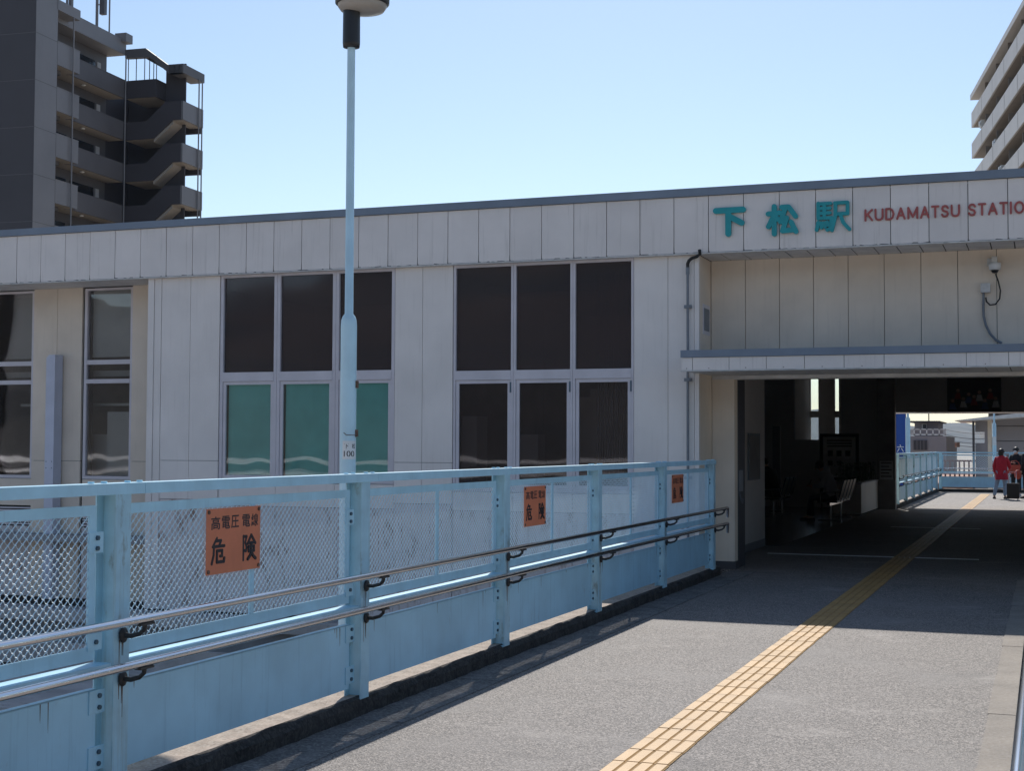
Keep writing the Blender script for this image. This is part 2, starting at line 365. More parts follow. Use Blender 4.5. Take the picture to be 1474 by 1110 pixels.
for (yy, x0, x1, zt, zb, lab) in ((-14, -60, -9, .50, .38, 'nearest added white edged canopy behind the viewer, there for the pane reflections'), (-21, -64, -14, .98, .80, 'second added canopy behind the viewer with a deeper pale edge for pane reflections')):
    cnp = thing('added_reflected_canopy' if zt < 2 else 'goods_shed', lab, 'canopy' if zt < 2 else 'shed', ((x0+x1)/2, yy, -7))  # added out of view so its sunlit edge streaks the window panes
    mb = MB(); mb.box(x0, x1, yy-5, yy-.12, zt-.1, zt-.02); part('roof', mb, m_lowroof, cnp)
    mb = MB(); mb.box(x0, x1, yy-.11, yy, zb, zt); part('fascia', mb, m_white, cnp)
    for k in range(int((x1-x0)/9)):
        mb = MB(); mb.box(x0+4+9*k, x0+4.25+9*k, yy-2.6, yy-2.35, -7, zt-.11); part('column', mb, m_conduit, cnp)
    if zt > 2: mb = MB(); mb.box(x0+.3, x1-.3, yy-4.8, yy-.3, -7, zb-.01); part('wall', mb, m_inwall, cnp)

# ------------------------------------------------------------------ the walkway
YB = 18.45     # front of the passage
YE = 38.0      # far end of the passage
YF = 53.3      # far fence
d = MB()
d.box(-3.80, .06, -8, YB, -.25, 0); d.box(-7.4, .5, YB, YE, -.25, 0); d.box(-3.62, 7, YE, YF+.05, -.25, 0)
struct('walkway_deck', d, m_asph)
d = MB(); d.box(-3.95, .2, -8, YB-1, -1.1, -.255); d.box(-3.8, 7, YE+1, YF, -1.1, -.255); struct('walkway_girder', d, m_strip)
d = MB(); dl = MB()
y = -8.0; n = 0
while y < YB-.2:
    y2 = min(y+1.55, YB-.2); dl.box(-3.80, -3.47, y+.004, y2-.004, -.02, .005+.0015*(n % 3)); d.box(-.335-.006*(n % 2), .06, y+.004, y2-.004, -.02, .006+.0015*(n % 2)); y = y2; n += 1
struct('concrete_edge_strip', d, m_strip)
struct('shaded_edge_strip', dl, mat('shaded_strip_concrete', (.13,.12,.115), .9, var=.3, scale=5, bump=.5, bscale=50, speck=.3, speck_scale=80, stain=.5, stain_col=(.24,.22,.2)))  # edge strip darkened in colour where the guardrail's shadow lies
random.seed(3)
def kerb(name, x0, x1, y0, y1, along='y'):
    me = MB(); N = int((abs(y1-y0) if along == 'y' else abs(x1-x0))/.12)
    # irregular, rounded kerb section swept along the edge
    vs = []; fs = []
    sec = [(0, -.2), (0, .07), (.02, .1), (.05, .112), (.25, .112), (.25, -.2)]
    for i in range(N+1):
        t = i/N; j = [random.uniform(-.011, .011) for _ in sec]
        for k, (a, z) in enumerate(sec):
            if along == 'y': vs.append((x0+(x1-x0)*(a/.25)+(j[k] if k < 4 else 0), y0+(y1-y0)*t, z+(j[k]*.5 if 0 < k < 5 else 0)))
            else: vs.append((x0+(x1-x0)*t, y0+(y1-y0)*(a/.25)+(j[k] if k < 4 else 0), z+(j[k]*.5 if 0 < k < 5 else 0)))
    K = len(sec)
    for i in range(N):
        for k in range(K-1):
            q = (i*K+k, i*K+k+1, (i+1)*K+k+1, (i+1)*K+k); fs.append(q)
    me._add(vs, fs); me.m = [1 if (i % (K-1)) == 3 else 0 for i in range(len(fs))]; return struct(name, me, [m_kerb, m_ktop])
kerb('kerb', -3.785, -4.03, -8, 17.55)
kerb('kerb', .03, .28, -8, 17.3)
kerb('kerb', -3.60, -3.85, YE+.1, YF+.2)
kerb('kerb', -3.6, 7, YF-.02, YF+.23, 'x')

# tactile strip: every tile is a part
tp = thing('tactile_paving', 'long yellow ribbed tactile guide strip running down the asphalt walkway', 'tactile paving', (-1.92, 6, 0))
mb = MB(); mb.box(-.1485, .1485, -.1485, .1485, -.01, .003, 1)
for k in range(4):
    xc = -.1125+.075*k
    mb.prism([(xc-.0325,-.145,.003),(xc+.0325,-.145,.003),(xc+.0275,-.145,.0085),(xc-.0275,-.145,.0085)], (0,.288,0))
tile_me = mb.mesh('tile', [m_tile, mat('tile_groove_dirt', (.34,.22,.105), .9, var=.2, scale=20)])
N = int((51.3+2)/.3)
for i in range(N):
    o = put('tile', tile_me, tp, (-1.922+random.uniform(-.0025,.0025), -2+.15+.3*i, random.uniform(.0004,.002)), (random.uniform(-.004,.004), random.uniform(-.004,.004), random.uniform(-.006,.006)))

# ------------------------------------------------------------------ guardrails
def expanded_mesh(L, z0, z1, lw=.044, sw=.0195, w=.0048, th=.0018):
    """rows of zig-zag strands touching at the nodes, strand faces tilted like real expanded steel; local: along y, face +x"""
    vs = []; fs = []
    rows = int((z1-z0)/sw); n = int(L/(lw/2))
    tilt = Vector((.66, 0, -.75))*w; thk = Vector((.75, 0, .66))*th
    for r in range(rows):
        zb = z0+(r+.5)*sw
        base = len(vs)
        for i in range(n+1):
            s_ = 1 if (i+r) % 2 else -1
            p = Vector((0, i*lw/2, zb+s_*sw*.5))
            for a, b in ((-.5,-.5),(.5,-.5),(.5,.5),(-.5,.5)): vs.append(tuple(p+tilt*a*1.0+thk*b))
        for i in range(n):
            for k in range(4):
                fs.append((base+i*4+k, base+(i+1)*4+k, base+(i+1)*4+(k+1) % 4, base+i*4+(k+1) % 4))
        for i in range((r+1) % 2, n+1, 2):        # bonds where two strands meet
            c = Vector((0, i*lw/2, zb+sw*.5)); b0 = len(vs); a = Vector((.95, 0, -.62))*w; u = Vector((0, lw*.12, 0)); t_ = Vector((.0004, 0, .0012))
            for q in (c-a-u+t_, c+a-u+t_, c+a+u+t_, c-a+u+t_): vs.append(tuple(q))
            fs.append((b0, b0+1, b0+2, b0+3))
    mb = MB(); mb.v = vs; mb.f = fs; mb.m = [0]*len(fs); mb.smooth = [False]*len(fs); return mb

PITCHY = 2.385
L_PAN = PITCHY-.20
# local frame of a bay: y=0 is the far edge of the near post, +x faces the walkway, x=0 is the front flange plane
post_mb = MB()
post_mb.box(-.007, 0, -.11, 0, .10, 1.378); post_mb.box(-.107, -.100, -.11, 0, .10, 1.378); post_mb.box(-.100, -.007, -.059, -.052, .10, 1.378)
post_mb.box(-.125, -.008, -.12, .01, .095, .107)
post_me = post_mb.mesh('post', m_bpost)
def bolt(mb, p, axis, r=.011, h=.009, m=0):
    p = Vector(p); a = Vector(axis); mb.tube([p, p+a*h], r, 6, m)
frame_mb = MB()
z0, z1 = .674, 1.335; t = .045
y0, y1 = .004, L_PAN
frame_mb.box(-.045, -.035, y0, y1, z1-t, z1); frame_mb.box(-.045, -.035, y0, y1, z0, z0+t+.012)
frame_mb.box(-.045, -.035, y0, y0+t, z0+t+.012, z1-t); frame_mb.box(-.045, -.035, y1-t, y1, z0+t+.012, z1-t)
frame_me = frame_mb.mesh('mesh_panel', m_blue)
div_mb = MB(); yc = (y0+y1)/2; div_mb.box(-.047, -.033, yc-.016, yc+.016, z0+t+.012, z1-t); div_me = div_mb.mesh('divider', m_blue)
tab_b = MB(); tab_mes = []
for q in ((L_PAN-.05, L_PAN+.045, 1.13, 1.22), (L_PAN-.05, L_PAN+.045, .715, .79), (-.02, .03, 1.13, 1.22)):
    tab_mb = MB(); tab_mb.box(-.034, -.029, *q); tab_mes.append(tab_mb.mesh('fixing_tab', m_blue))
for (yy, zz) in ((L_PAN-.0, 1.195),(L_PAN-.0, 1.15),(L_PAN-.0, .75),(.014, 1.20),(.014, 1.15),(.014, .74)):
    bolt(tab_b, (-.029, yy, zz), (1,0,0))
tabb_me = tab_b.mesh('bolt_set', m_bolt)
xm_me = expanded_mesh(L_PAN-2*t, z0+t+.008, z1-t+.004).mesh('expanded_mesh', m_mesh)
xm_far = expanded_mesh(L_PAN-2*t, z0+t+.008, z1-t+.004, lw=.088, sw=.039, w=.009, th=.003).mesh('expanded_mesh', m_mesh)
kick_mb = MB(); kick_mb.box(-.052, -.046, -.02, L_PAN+.03, .171, .545); kick_mb.box(-.075, -.046, -.02, L_PAN+.03, .539, .5465); kick_me = kick_mb.mesh('kick_panel', m_kick)
ktab_mes = []
for za, zb in ((.44, .54), (.20, .30)):
    kt = MB(); kt.box(-.046, -.040, L_PAN-.02, L_PAN+.085, za, zb); ktab_mes.append(kt.mesh('fixing_tab', m_blue))
kb = MB()
for zz in (.515, .465, .275, .225): bolt(kb, (-.040, L_PAN+.045, zz), (1,0,0)); bolt(kb, (-.046, .016, zz), (1,0,0), .006, .004)
kbolt_me = kb.mesh('bolt_set', m_bolt)
chan_mb = MB()
chan_mb.box(-.10, -.012, .0, L_PAN+.09, .643, .650); chan_mb.box(-.016, -.010, .0, L_PAN+.09, .630, .649)
chan_me = chan_mb.mesh('mid_rail', m_blue)
br_mb = MB()
for zz in (0.,):
    br_mb.ball((.010, -.055, zz-.075), (.014, .030, .036), 10)
    br_mb.tube([(.01, -.055, zz-.075), (.05, -.055, zz-.078), (.095, -.055, zz-.065), (.118, -.055, zz-.045), (.12, -.055, zz-.015)], [.013,.011,.010,.010,.012], 8)
    br_mb.box(.104, .136, -.105, -.005, zz-.026, zz-.016)
br_me = br_mb.mesh('handrail_bracket', m_cast)
rb = MB()
for yy in (-.22, -.13, .04, .13): rb.tube([(-.05, yy, 1.4275), (-.05, yy, 1.436)], .014, 8)
rb_me = rb.mesh('rail_bolts', m_blue)

def bolt_label(o, k='stuff'): o['kind'] = k; return o
def fence(root, base, rot, ys, detail=True, rails=True, yend=None, end_cap=True):
    """ys: far edge of every post, local y"""
    R_ = Matrix.Rotation(rot, 3, 'Z'); base = Vector(base)
    def P(x, y, z=0): return base+R_ @ Vector((x, y, z))
    rz = (0, 0, rot)
    def W(mb):
        m2 = MB(); m2.v = [tuple(base+R_ @ Vector(p)) for p in mb.v]; m2.f = mb.f; m2.m = mb.m; m2.smooth = mb.smooth; return m2
    def shift(mb, y):
        m2 = W(mb); dv = R_ @ Vector((0, y, 0)); m2.v = [tuple(Vector(p)+dv) for p in m2.v]; return m2
    ya, yb = ys[0]-.14, ys[-1]+.03
    mb = MB()
    yy = ya; i = 0
    cuts = [ya]+[y+.10 for y in ys[1:-1]][::1]+[yb]
    for a, b_ in zip(cuts[:-1], cuts[1:]):
        mb.box(-.10, .004, a+.0015, b_-.0015, 1.378, 1.427)
    part('top_rail', W(mb), m_blue, root)
    for zz in (.84, .651):
        mb = MB(); e = yb+.08
        pts = [(.12, ya-.1, zz), (.12, e, zz)]
        pts2 = pts+[(.118, e+.05, zz-.006), (.11, e+.075, zz-.03), (.108, e+.08, zz-.12)] if end_cap else pts
        for q, w_ in zip(pts2, pts2[1:]): pass
        mb.tube(pts2, .019, 16)
        for y in ys[::2]: mb.tube([(.12, y+.25, zz), (.12, y+.256, zz)], .0198, 16)
        part('handrail', W(mb), m_steel, root)
    for k, y in enumerate(ys):
        put('post', post_me, root, P(0, y), rz)
        for zz in (.84, .651): put('handrail_bracket', br_me, root, P(0, y, zz), rz)
        o = put('rail_bolts', rb_me, root, P(0, y), rz); o['kind'] = 'stuff'
        if k == len(ys)-1: break
        fr = put('mesh_panel', frame_me, root, P(0, y), rz)
        def sub(name, me, loc=(0,0,0)):
            q = bpy.data.objects.new(name, me); link(q, fr); q.location = loc; return q
        q = sub('expanded_mesh', xm_me if detail else xm_far, (-.040, t+.004, 0)); q['kind'] = 'stuff'
        sub('divider', div_me)
        if detail:
            for m_ in tab_mes: sub('fixing_tab', m_)
            sub('bolt_set', tabb_me)['kind'] = 'stuff'
        kp = put('kick_panel', kick_me, root, P(0, y), rz)
        if detail:
            for nm, me in [('fixing_tab', m_) for m_ in ktab_mes]+[('bolt_set', kbolt_me)]:
                q = bpy.data.objects.new(nm, me); link(q, kp)
                if nm == 'bolt_set': q['kind'] = 'stuff'
        put('mid_rail', chan_me, root, P(0, y), rz)
        if detail:
            mb = MB()
            for q in range(5):
                yy_ = random.choice((random.uniform(0, .25), random.uniform(L_PAN-.3, L_PAN-.05), random.uniform(0, L_PAN))); w_ = random.uniform(.002, .005); L2 = random.uniform(.02, .13)
                mb.prism([(-.0462, yy_-w_, .5385), (-.0462, yy_+w_, .5385), (-.0462, yy_+w_*.4, .5385-L2), (-.0462, yy_-w_*.2, .5385-L2*.8)], (.0007, 0, 0))
            for zz in (.84, .651):
                for q in (-.072, -.052, -.045):
                    L2 = random.uniform(.05, .16); mb.prism([(-.0002, q-.0035, zz-.095), (-.0002, q+.0035, zz-.095), (-.0002, q+.001, zz-.095-L2), (-.0002, q-.001, zz-.095-L2)], (.0009, 0, 0))
            part('rust_run', shift(mb, y), m_rust, root, kind='stuff')
Y0P = 5.33
ys_main = [Y0P+PITCHY*i for i in range(-4, 6)]
fn = thing('guardrail', 'long pale blue steel guardrail with mesh panels and chrome handrails left of the walkway', 'guardrail', (-3.79, Y0P, .11))
fence(fn, (-3.79, 0, 0), 0, ys_main)
fn = thing('guardrail', 'guardrail with polished steel handrail along the right concrete edge beside the camera', 'guardrail', (.05, 4, .11))
fence(fn, (.052, 9.42, 0), math.pi, [-2*PITCHY*1.55+PITCHY*i for i in range(0, 7)])
fn = thing('guardrail', 'sunlit pale blue guardrail on the left just beyond the passage opening', 'guardrail', (-3.6, 45, .11))
fence(fn, (-3.6, YE+.4, 0), 0, [.0+PITCHY*i+.3 for i in range(7)], detail=False, end_cap=False)
fn = thing('guardrail', 'pale blue guardrail closing the far end of the walkway behind the people', 'guardrail', (0, YF, .11))
fence(fn, (-3.6, YF, 0), -math.pi/2, [.12+PITCHY*i for i in range(5)], detail=False, end_cap=False)

# ------------------------------------------------------------------ hazard signs
def hazard(y0, y1, z0, z1, label, tilt=0):
    w, h = y1-y0, z1-z0
    r = thing('warning_sign', label, 'warning sign', (-3.815, (y0+y1)/2, z0), 'orange high voltage warning plates on the mesh')
    x = -3.812
    mb = MB(); mb.box(x-.0015, x+.0015, y0, y1, z0, z1); part('plate', mb, m_sign, r)
    mb = MB()
    for a in (.035, .965):
        for b_ in (.05, .95): mb.tube([(x+.0015, y0+w*a, z0+h*b_), (x+.007, y0+w*a, z0+h*b_)], .010, 8)
    part('fixing_bolts', mb, m_rust, r)
    def ch(c, fx0, fx1, ft0, ft1, off):
        part('lettering', text_mb(c, (x+.0016, y0+w*fx0, z1-h*ft1), EY, EZ, w*(fx1-fx0), h*(ft1-ft0), .0006, off), m_ink, r)
    for c, a, b_ in (('高', .08, .24), ('電', .27, .42), ('圧', .44, .585), ('電', .65, .80), ('線', .82, .955)): ch(c, a, b_, .12, .32, .014)
    for c, a, b_ in (('危', .075, .355), ('険', .645, .925)):
        part('lettering', stroke_mb(KAN[c], (x+.0016, y0+w*a, z1-h*.87), EY, EZ, w*(b_-a), h*.45, .0006, .0155), m_ink, r)
hazard(5.97, 6.475, .962, 1.283, 'nearest orange high voltage warning plate, left of the lamp pole')
hazard(10.47, 10.98, .962, 1.275, 'middle orange warning plate, on the mesh panel right of the lamp pole')
hazard(15.17, 15.69, .975, 1.283, 'farthest orange warning plate, in shade on the last mesh panel by the entrance')

# ------------------------------------------------------------------ lamp pole
PX, PY = -5.468, 10.70
lp = thing('street_lamp', 'tall pale blue stepped lamp pole with black topped lamp behind the guardrail', 'street lamp', (PX, PY, -7))
mb = MB(); mb.lathe(PX, PY, [(.0675,-7),(.0675,2.60),(.064,2.645),(.054,2.675),(.036,2.70),(.033,5.0)], 28); part('pole', mb, m_pole, lp)
mb = MB(); mb.lathe(PX, PY, [(.036,4.96),(.070,4.965),(.074,5.0),(.074,5.02),(.072,5.30),(.070,5.36),(.0,5.36)], 24); part('collar', mb, m_black, lp)
hd = (PX+.085, PY+.03)
mb = MB(); mb.lathe(*hd, [(.0,5.262),(.10,5.266),(.185,5.282),(.205,5.31),(.212,5.335)], 32); hb = part('lamp_bowl', mb, m_lampglass, lp)
mb = MB(); mb.lathe(*hd, [(.213,5.325),(.229,5.34),(.231,5.39),(.20,5.46),(.12,5.53),(.0,5.56)], 32); part('lamp_hood', mb, m_black, lp)
ph0 = math.atan2(-PY, -PX)
mb = MB(); R1 = .0684
def wrap(mbin, R0):
    out = MB(); out.f = mbin.f; out.m = mbin.m; out.smooth = mbin.smooth
    for (a, b_, c_) in mbin.v:
        ph = ph0+a/.0684; rr = R0+b_
        out.v.append((PX+rr*math.cos(ph), PY+rr*math.sin(ph), c_))
    return out
pl = MB(); n = 16
for i in range(n):
    a0 = -.048+.135*i/n; a1 = -.048+.135*(i+1)/n
    pl._add([(a0,0,1.478),(a1,0,1.478),(a1,0,1.632),(a0,0,1.632)], [(0,1,2,3)])
part('number_plate', wrap(pl, .0683), m_white, lp)
def wtext(body, a0, w, z0, h, off=.01):
    tm = text_mb(body, (a0, 0, z0), EX, EZ, w, h, .0004, off)
    tm.v = [(p[0], abs(p[1])+.0, p[2]) for p in tm.v]
    return wrap(tm, .0686)
part('lettering', wtext('下', -.030, .036, 1.567, .042), m_ink, lp); part('lettering', wtext('松', .036, .036, 1.567, .042), m_ink, lp)
part('lettering', wtext('100', -.034, .094, 1.500, .048), m_ink, lp)
mb = MB()
for zz in (1.69, 2.10):
    ang = ph0+1.25
    mb.box(PX+.066*math.cos(ang)-.012, PX+.066*math.cos(ang)+.02, PY+.066*math.sin(ang)-.012, PY+.066*math.sin(ang)+.012, zz-.025, zz+.035)
a_ = ph0-.55
mb.tube([(PX+.069*math.cos(a_+k*.18), PY+.069*math.sin(a_+k*.18), 1.70-.02*min(1, k/2)) for k in range(10)], .003, 6)
part('band_clamp', mb, m_rust, lp)

# ------------------------------------------------------------------ station building
ZT, ZB_ = 4.873, 4.048
P_ = .44717; X0_ = -14.6919
YFa = 17.65; YW = 17.72; YR = 18.42
bld = thing('station_building', 'long off-white panelled station building with dark windows and a passage through it', 'station building', (-8, 17.7, 0))
mb = MB()
XL, XR = -26.0, 7.0
mb.box(XL, XR, YFa+.03, 40, 4.10, 4.74)
part('roof', mb, m_backing, bld)
mb = MB(); mb.box(XL-.05, XR, YFa-.035, YFa+.16, 4.772, ZT); mb.box(XL-.05, XR, YFa+.16, 40.1, 4.742, 4.77)
part('coping', mb, m_coping, bld)
mb = MB(); mb.box(XL, XR, YFa-.018, YFa+.10, 4.030, 4.046); part('drip_flashing', mb, m_flash, bld)
random.seed(11)
pan = MB(); w2 = P_/2-.0045
pan.box(-w2, w2, -.0, .028, 0, .715); pan_me = pan.mesh('fascia_panel', m_panel)
n = int((XL-X0_)/P_)
for k in range(n, int((XR-X0_)/P_)):
    put('fascia_panel', pan_me, bld, (X0_+P_*(k+.5), YFa+random.uniform(-.0015,.0015), 4.052), (random.uniform(-.0015,.0015), 0, random.uniform(-.003,.003)))
mb = MB()    # weathered drips of dirt where the panel joints meet the flashing
for k in range(n, int((XR-X0_)/P_)):
    x = X0_+P_*k
    mb.prism([(x-.011, YFa-.0022, 4.0485), (x+.02, YFa-.0022, 4.0485), (x+.004, YFa-.0022, 4.062+random.uniform(0,.012)), (x, YFa-.0022, 4.12+random.uniform(0,.05)), (x-.004, YFa-.0022, 4.062)], (0, .001, 0))
    a = x
    while a < x+P_*.9:
        L_ = random.uniform(.03, .14)
        if random.random() < .55: mb.prism([(a, YFa-.002, 4.0485), (a+L_, YFa-.002, 4.0485), (a+L_*.8, YFa-.002, 4.0485+random.uniform(.004,.012)), (a+L_*.2, YFa-.002, 4.0485+random.uniform(.003,.012))], (0, .001, 0))
        a += L_+random.uniform(.01, .1)
part('joint_dirt', mb, m_grime, bld, kind='stuff')

# walls behind the panels
def wpanel(x0, x1, z0, z1, Y, m=None, g=.003):
    mb = MB(); mb.box(x0+g, x1-g, Y, Y+.04, z0+g, z1-g); return part('wall_panel', mb, m or m_wall, bld)
mb = MB()
mb.box(XL, -16.45, YR+.05, YR+.25, -1, 4.1)
mb.box(-14.97, -14.02, YR+.045, YR+.25, -1, 4.1); mb.box(-13.12, -12.34, YR+.045, YR+.25, -1, 4.1)
mb.box(-12.335, -11.13, YW+.045, YW+.25, -1, 4.03); mb.box(-8.353, -7.48, YW+.045, YW+.25, -1, 4.03); mb.box(-4.958, -4.14, YW+.045, YW+.25, -1, 4.03)
for a, b_ in ((-11.13, -8.353), (-7.484, -4.958)): mb.box(a, b_, YW+.06, YW+.25, -1, .94)
for a, b_ in ((-16.45, -14.97), (-14.02, -13.12)): mb.box(a, b_, YR+.06, YR+.25, -1, 1.03)
mb.box(-4.9, 7, YR+.045, YR+.22, 2.55, 4.1)
mb.box(-12.335, -12.2, YW+.25, YR+.1, -1, 4.03)
part('wall_core', mb, m_backing, bld)
Xc = lambda px, Y=YW: XY(px, Y)
ZJ = 1.36
for a, b_ in ((Xc(232), Xc(273.5)), (Xc(273.5), -11.135), (-8.350, Xc(608)), (Xc(608), -7.486)):
    wpanel(a, b_, ZJ, 4.032, YW); wpanel(a, b_, .80, ZJ, YW); wpanel(a, b_, -.8, .80, YW, m_lowwall)
for a, b_ in ((-4.955, Xc(961.5)), (Xc(961.5), -4.16)):
    wpanel(a, b_, .55, 4.032, YW); wpanel(a, b_, -.8, .55, YW, m_wall)
# corner trims
for a, b_, dy in ((-12.345, -12.245, -.02), (-12.24, -12.125, -.006), (-4.157, -4.10, -.006)):
    mb = MB(); mb.box(a, b_, YW+dy, YW+.06, -.8, 4.03); part('corner_trim', mb, m_wall, bld)
mb = MB(); mb.box(-4.16, -4.10, YW+.062, YB+.2, -.3, 4.03); part('side_wall', mb, m_wallrec, bld)
for a, b_ in ((XY(190, YR), -12.345), (XY(48, YR), XY(82, YR)), (XY(82, YR), XY(118, YR))):
    wpanel(a, b_, 1.33, 4.10, YR, m_wallrec); wpanel(a, b_, -.8, 1.33, YR, m_wallrec)
xx = -16.45
while xx > XL+.5:
    wpanel(xx-.47, xx, 1.33, 4.10, YR, m_wallrec); wpanel(xx-.47, xx, -.8, 1.33, YR, m_wallrec); xx -= .47
# soffits of the overhanging fascia
def soffit(x0, x1, y0, y1, z, step, nm='soffit_slat'):
    mb = MB(); mb.box(x0, x1, y0, y1, z+.012, z+.03); part('soffit_backing', mb, m_backing, bld)
    k = x0
    while k < x1-.01:
        e = min(k+step, x1); mb = MB(); mb.box(k+.007, e-.007, y0, y1, z, z+.011); part(nm, mb, m_soffit, bld); k = e
soffit(-4.10, 4.0, YFa+.10, YR-.02, 4.034, .27)
soffit(XL, -12.34, YFa+.10, YR-.02, 4.034, 1.8)

# windows: each is a part with panes and sashes below it
def window(x0, x1, zb, z1, zmid0, zmid1, Y, upper, lower, sash=True, fw_=.035, blind=None, z_low_top=None, vent=False):
    mb = MB(); yf = Y+.012; yb = Y+.085
    mb.box(x0+.002, x0+fw_, yf, yb, zb, z1); mb.box(x1-fw_, x1-.002, yf, yb, zb, z1)
    mb.box(x0+fw_, x1-fw_, yf, yb, z1-.035, z1); mb.box(x0+fw_, x1-fw_, yf, yb, zb, zb+.05)
    mb.box(x0+fw_, x1-fw_, yf-.006, yb, zmid0, zmid1)
    wdw = part('window', mb, m_frame, bld)
    mb = MB(); mb.box(x0+fw_, x1-fw_, Y+.05, Y+.054, zmid1, z1-.035); part('pane', mb, upper, wdw)
    s_ = .045 if sash else .004
    a, b_, c_, e_ = x0+fw_+.004, x1-fw_-.004, zb+.053, zmid0-.003
    if sash:
        mb = MB(); mb.box(a, a+s_, Y+.022, Y+.062, c_, e_); mb.box(b_-s_, b_, Y+.022, Y+.062, c_, e_)
        mb.box(a+s_, b_-s_, Y+.022, Y+.062, e_-s_, e_); mb.box(a+s_, b_-s_, Y+.022, Y+.062, c_, c_+s_)
        part('sash', mb, m_frame, wdw)
    mb = MB(); mb.box(a+s_, b_-s_, Y+.042, Y+.046, c_+s_, e_-s_); part('pane', mb, lower, wdw)
    if vent:
        mb = MB(); mb.box(x1-fw_-.012, x1-fw_+.006, Y+.004, Y+.021, e_-.17, e_-.03); part('stay_arm', mb, m_bolt, wdw)
    if blind:
        mb = MB(); zz = c_+.02
        while zz < e_-.02:
            mb.obox((a+s_+.01, Y+.085, zz), (b_-a-2*s_-.02, 0, 0), (0, .009, .0155), (0, -.0010, .0006)); zz += .0165
        mb.box(a+s_, b_-s_, Y+.08, Y+.10, e_-.045, e_-.005)
        q = part('blind', mb, blind, wdw, kind='stuff')
    return wdw
colA = [-11.13, XY(398, YW), XY(482.5, YW), -8.355]
for i in range(3): window(colA[i], colA[i+1], 1.06, 4.03, 2.50, 2.63, YW, g_dark, g_clear, blind=m_blind, fw_=.05)
colB = [-7.484, XY(738.5, YW), XY(824, YW), -4.958]
for i in range(3): window(colB[i], colB[i+1], .98, 4.03, 2.475, 2.60, YW, g_dark, g_low, vent=True, fw_=.035)
for a, b_ in ((-16.45, -14.97), (-14.02, -13.12)):
    window(a, b_, 1.05, 4.02, 2.535, 2.60, YR, g_mid, g_mid, fw_=.05, sash=False)
    mb = MB(); mb.box(a+.05, b_-.05, YR+.02, YR+.06, 2.83, 2.90); part('transom_bar', mb, m_frame, bld)
    mb = MB(); mb.box(a+.05, b_-.05, YR+.16, YR+.17, 2.95, 4.0); part('roller_screen', mb, m_white, bld)
# spandrels under the windows
for cols in (colA, colB):
    for i in range(3):
        zb = 1.055 if cols is colA else .975
        wpanel(cols[i], cols[i+1], .72, zb, YW+.012); wpanel(cols[i], cols[i+1], -.8, .72, YW+.012, m_lowwall)
for a, b_ in ((-16.45, -14.97), (-14.02, -13.12)):
    wpanel(a, b_, .62, 1.045, YR+.012, m_wallrec); wpanel(a, b_, -.8, .30, YR+.012, m_lowwall)
    mb = MB()
    for k in range(7): mb.box(a+.02, b_-.02, YR+.01, YR+.03, .32+.042*k, .33+.042*k+.012)
    part('louvre', mb, m_frame, bld, kind='stuff')
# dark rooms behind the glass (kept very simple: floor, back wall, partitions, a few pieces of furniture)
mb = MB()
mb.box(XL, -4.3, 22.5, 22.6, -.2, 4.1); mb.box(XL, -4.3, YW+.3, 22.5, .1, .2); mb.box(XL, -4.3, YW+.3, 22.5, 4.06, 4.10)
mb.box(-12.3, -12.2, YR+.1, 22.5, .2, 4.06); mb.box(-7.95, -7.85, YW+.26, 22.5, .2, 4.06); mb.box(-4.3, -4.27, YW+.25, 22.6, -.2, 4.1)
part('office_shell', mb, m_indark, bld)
mb = MB(); mb.box(-14.6, -13.3, 18.9, 19.6, .2, 1.75); mb.box(-13.8, -13.4, 18.75, 18.8, 1.1, 2.1); part('office_cabinet', mb, m_white, bld)
mb = MB(); mb.box(-16.0, -13.2, 18.75, 18.80, 2.66, 2.75); mb.box(-15.6, -13.2, 18.9, 19.0, 2.2, 2.24); part('ceiling_tube', mb, m_white, bld)
mb = MB(); mb.box(XY(665, 18.2), XY(687, 18.2), 18.2, 18.6, .3, 2.0); part('filing_cabinet', mb, m_white, bld)
mb = MB()
for k in range(15): xk = -5.55+.033*k; mb.box(xk, xk+.024, 18.05+.02*(k % 2), 18.07+.02*(k % 2), .5, 3.9)
part('curtain', mb, m_conduit, bld, kind='stuff')
mb = MB(); mb.box(XY(748, 18.4), XY(775, 18.4), 18.4, 18.7, .3, 1.75); mb.box(-6.5, -5.9, 19.6, 19.7, .3, 2.3); part('desk_screen', mb, m_inwall, bld)
mb = MB(); mb.lathe(-7.25, 18.1, [(.0,1.0),(.09,1.0),(.11,1.30),(.12,1.31)], 14); mb.box(-6.0,-5.2,19.2,19.24,.2,2.4); part('window_pot', mb, m_inwall, bld)
mb = MB()
for k in range(24):
    a = random.uniform(0, 6.28); l = random.uniform(.1, .22); b_ = Vector((-6.9+random.uniform(-.05,.05), 18.12, 1.15))
    e = b_+Vector((math.cos(a)*l, math.sin(a)*l*.5, random.uniform(.0,.16))); s_ = Vector((-math.sin(a), math.cos(a), 0))*.02
    mb._add([b_, (b_+e)/2+s_, e, (b_+e)/2-s_], [(0,1,2,3)])
part('window_plant', mb, m_green, bld)

# duct cover in front of the left recess
dc = thing('duct_cover', 'pale lavender square duct standing against the left recess between two windows', 'duct', (-14.5, 18.2, -.8))
mb = MB(); xa = XY(67, 18.2); xb = XY(79.5, 18.2)
mb.prism([(xa, 18.2, -.8), (xb, 18.2, -.8), (xb, 18.2, 2.98), (xa+.05, 18.2, 2.98), (xa, 18.2, 2.93)], (0, .19, 0)); part('cover', mb, m_lav, dc)
mb = MB()
for zz in (1.22, 1.32):
    for xx in (xa+.03, xb-.03): bolt(mb, (xx, 18.2, zz), (0,-1,0), .008, .004)
part('screws', mb, m_bolt, dc)

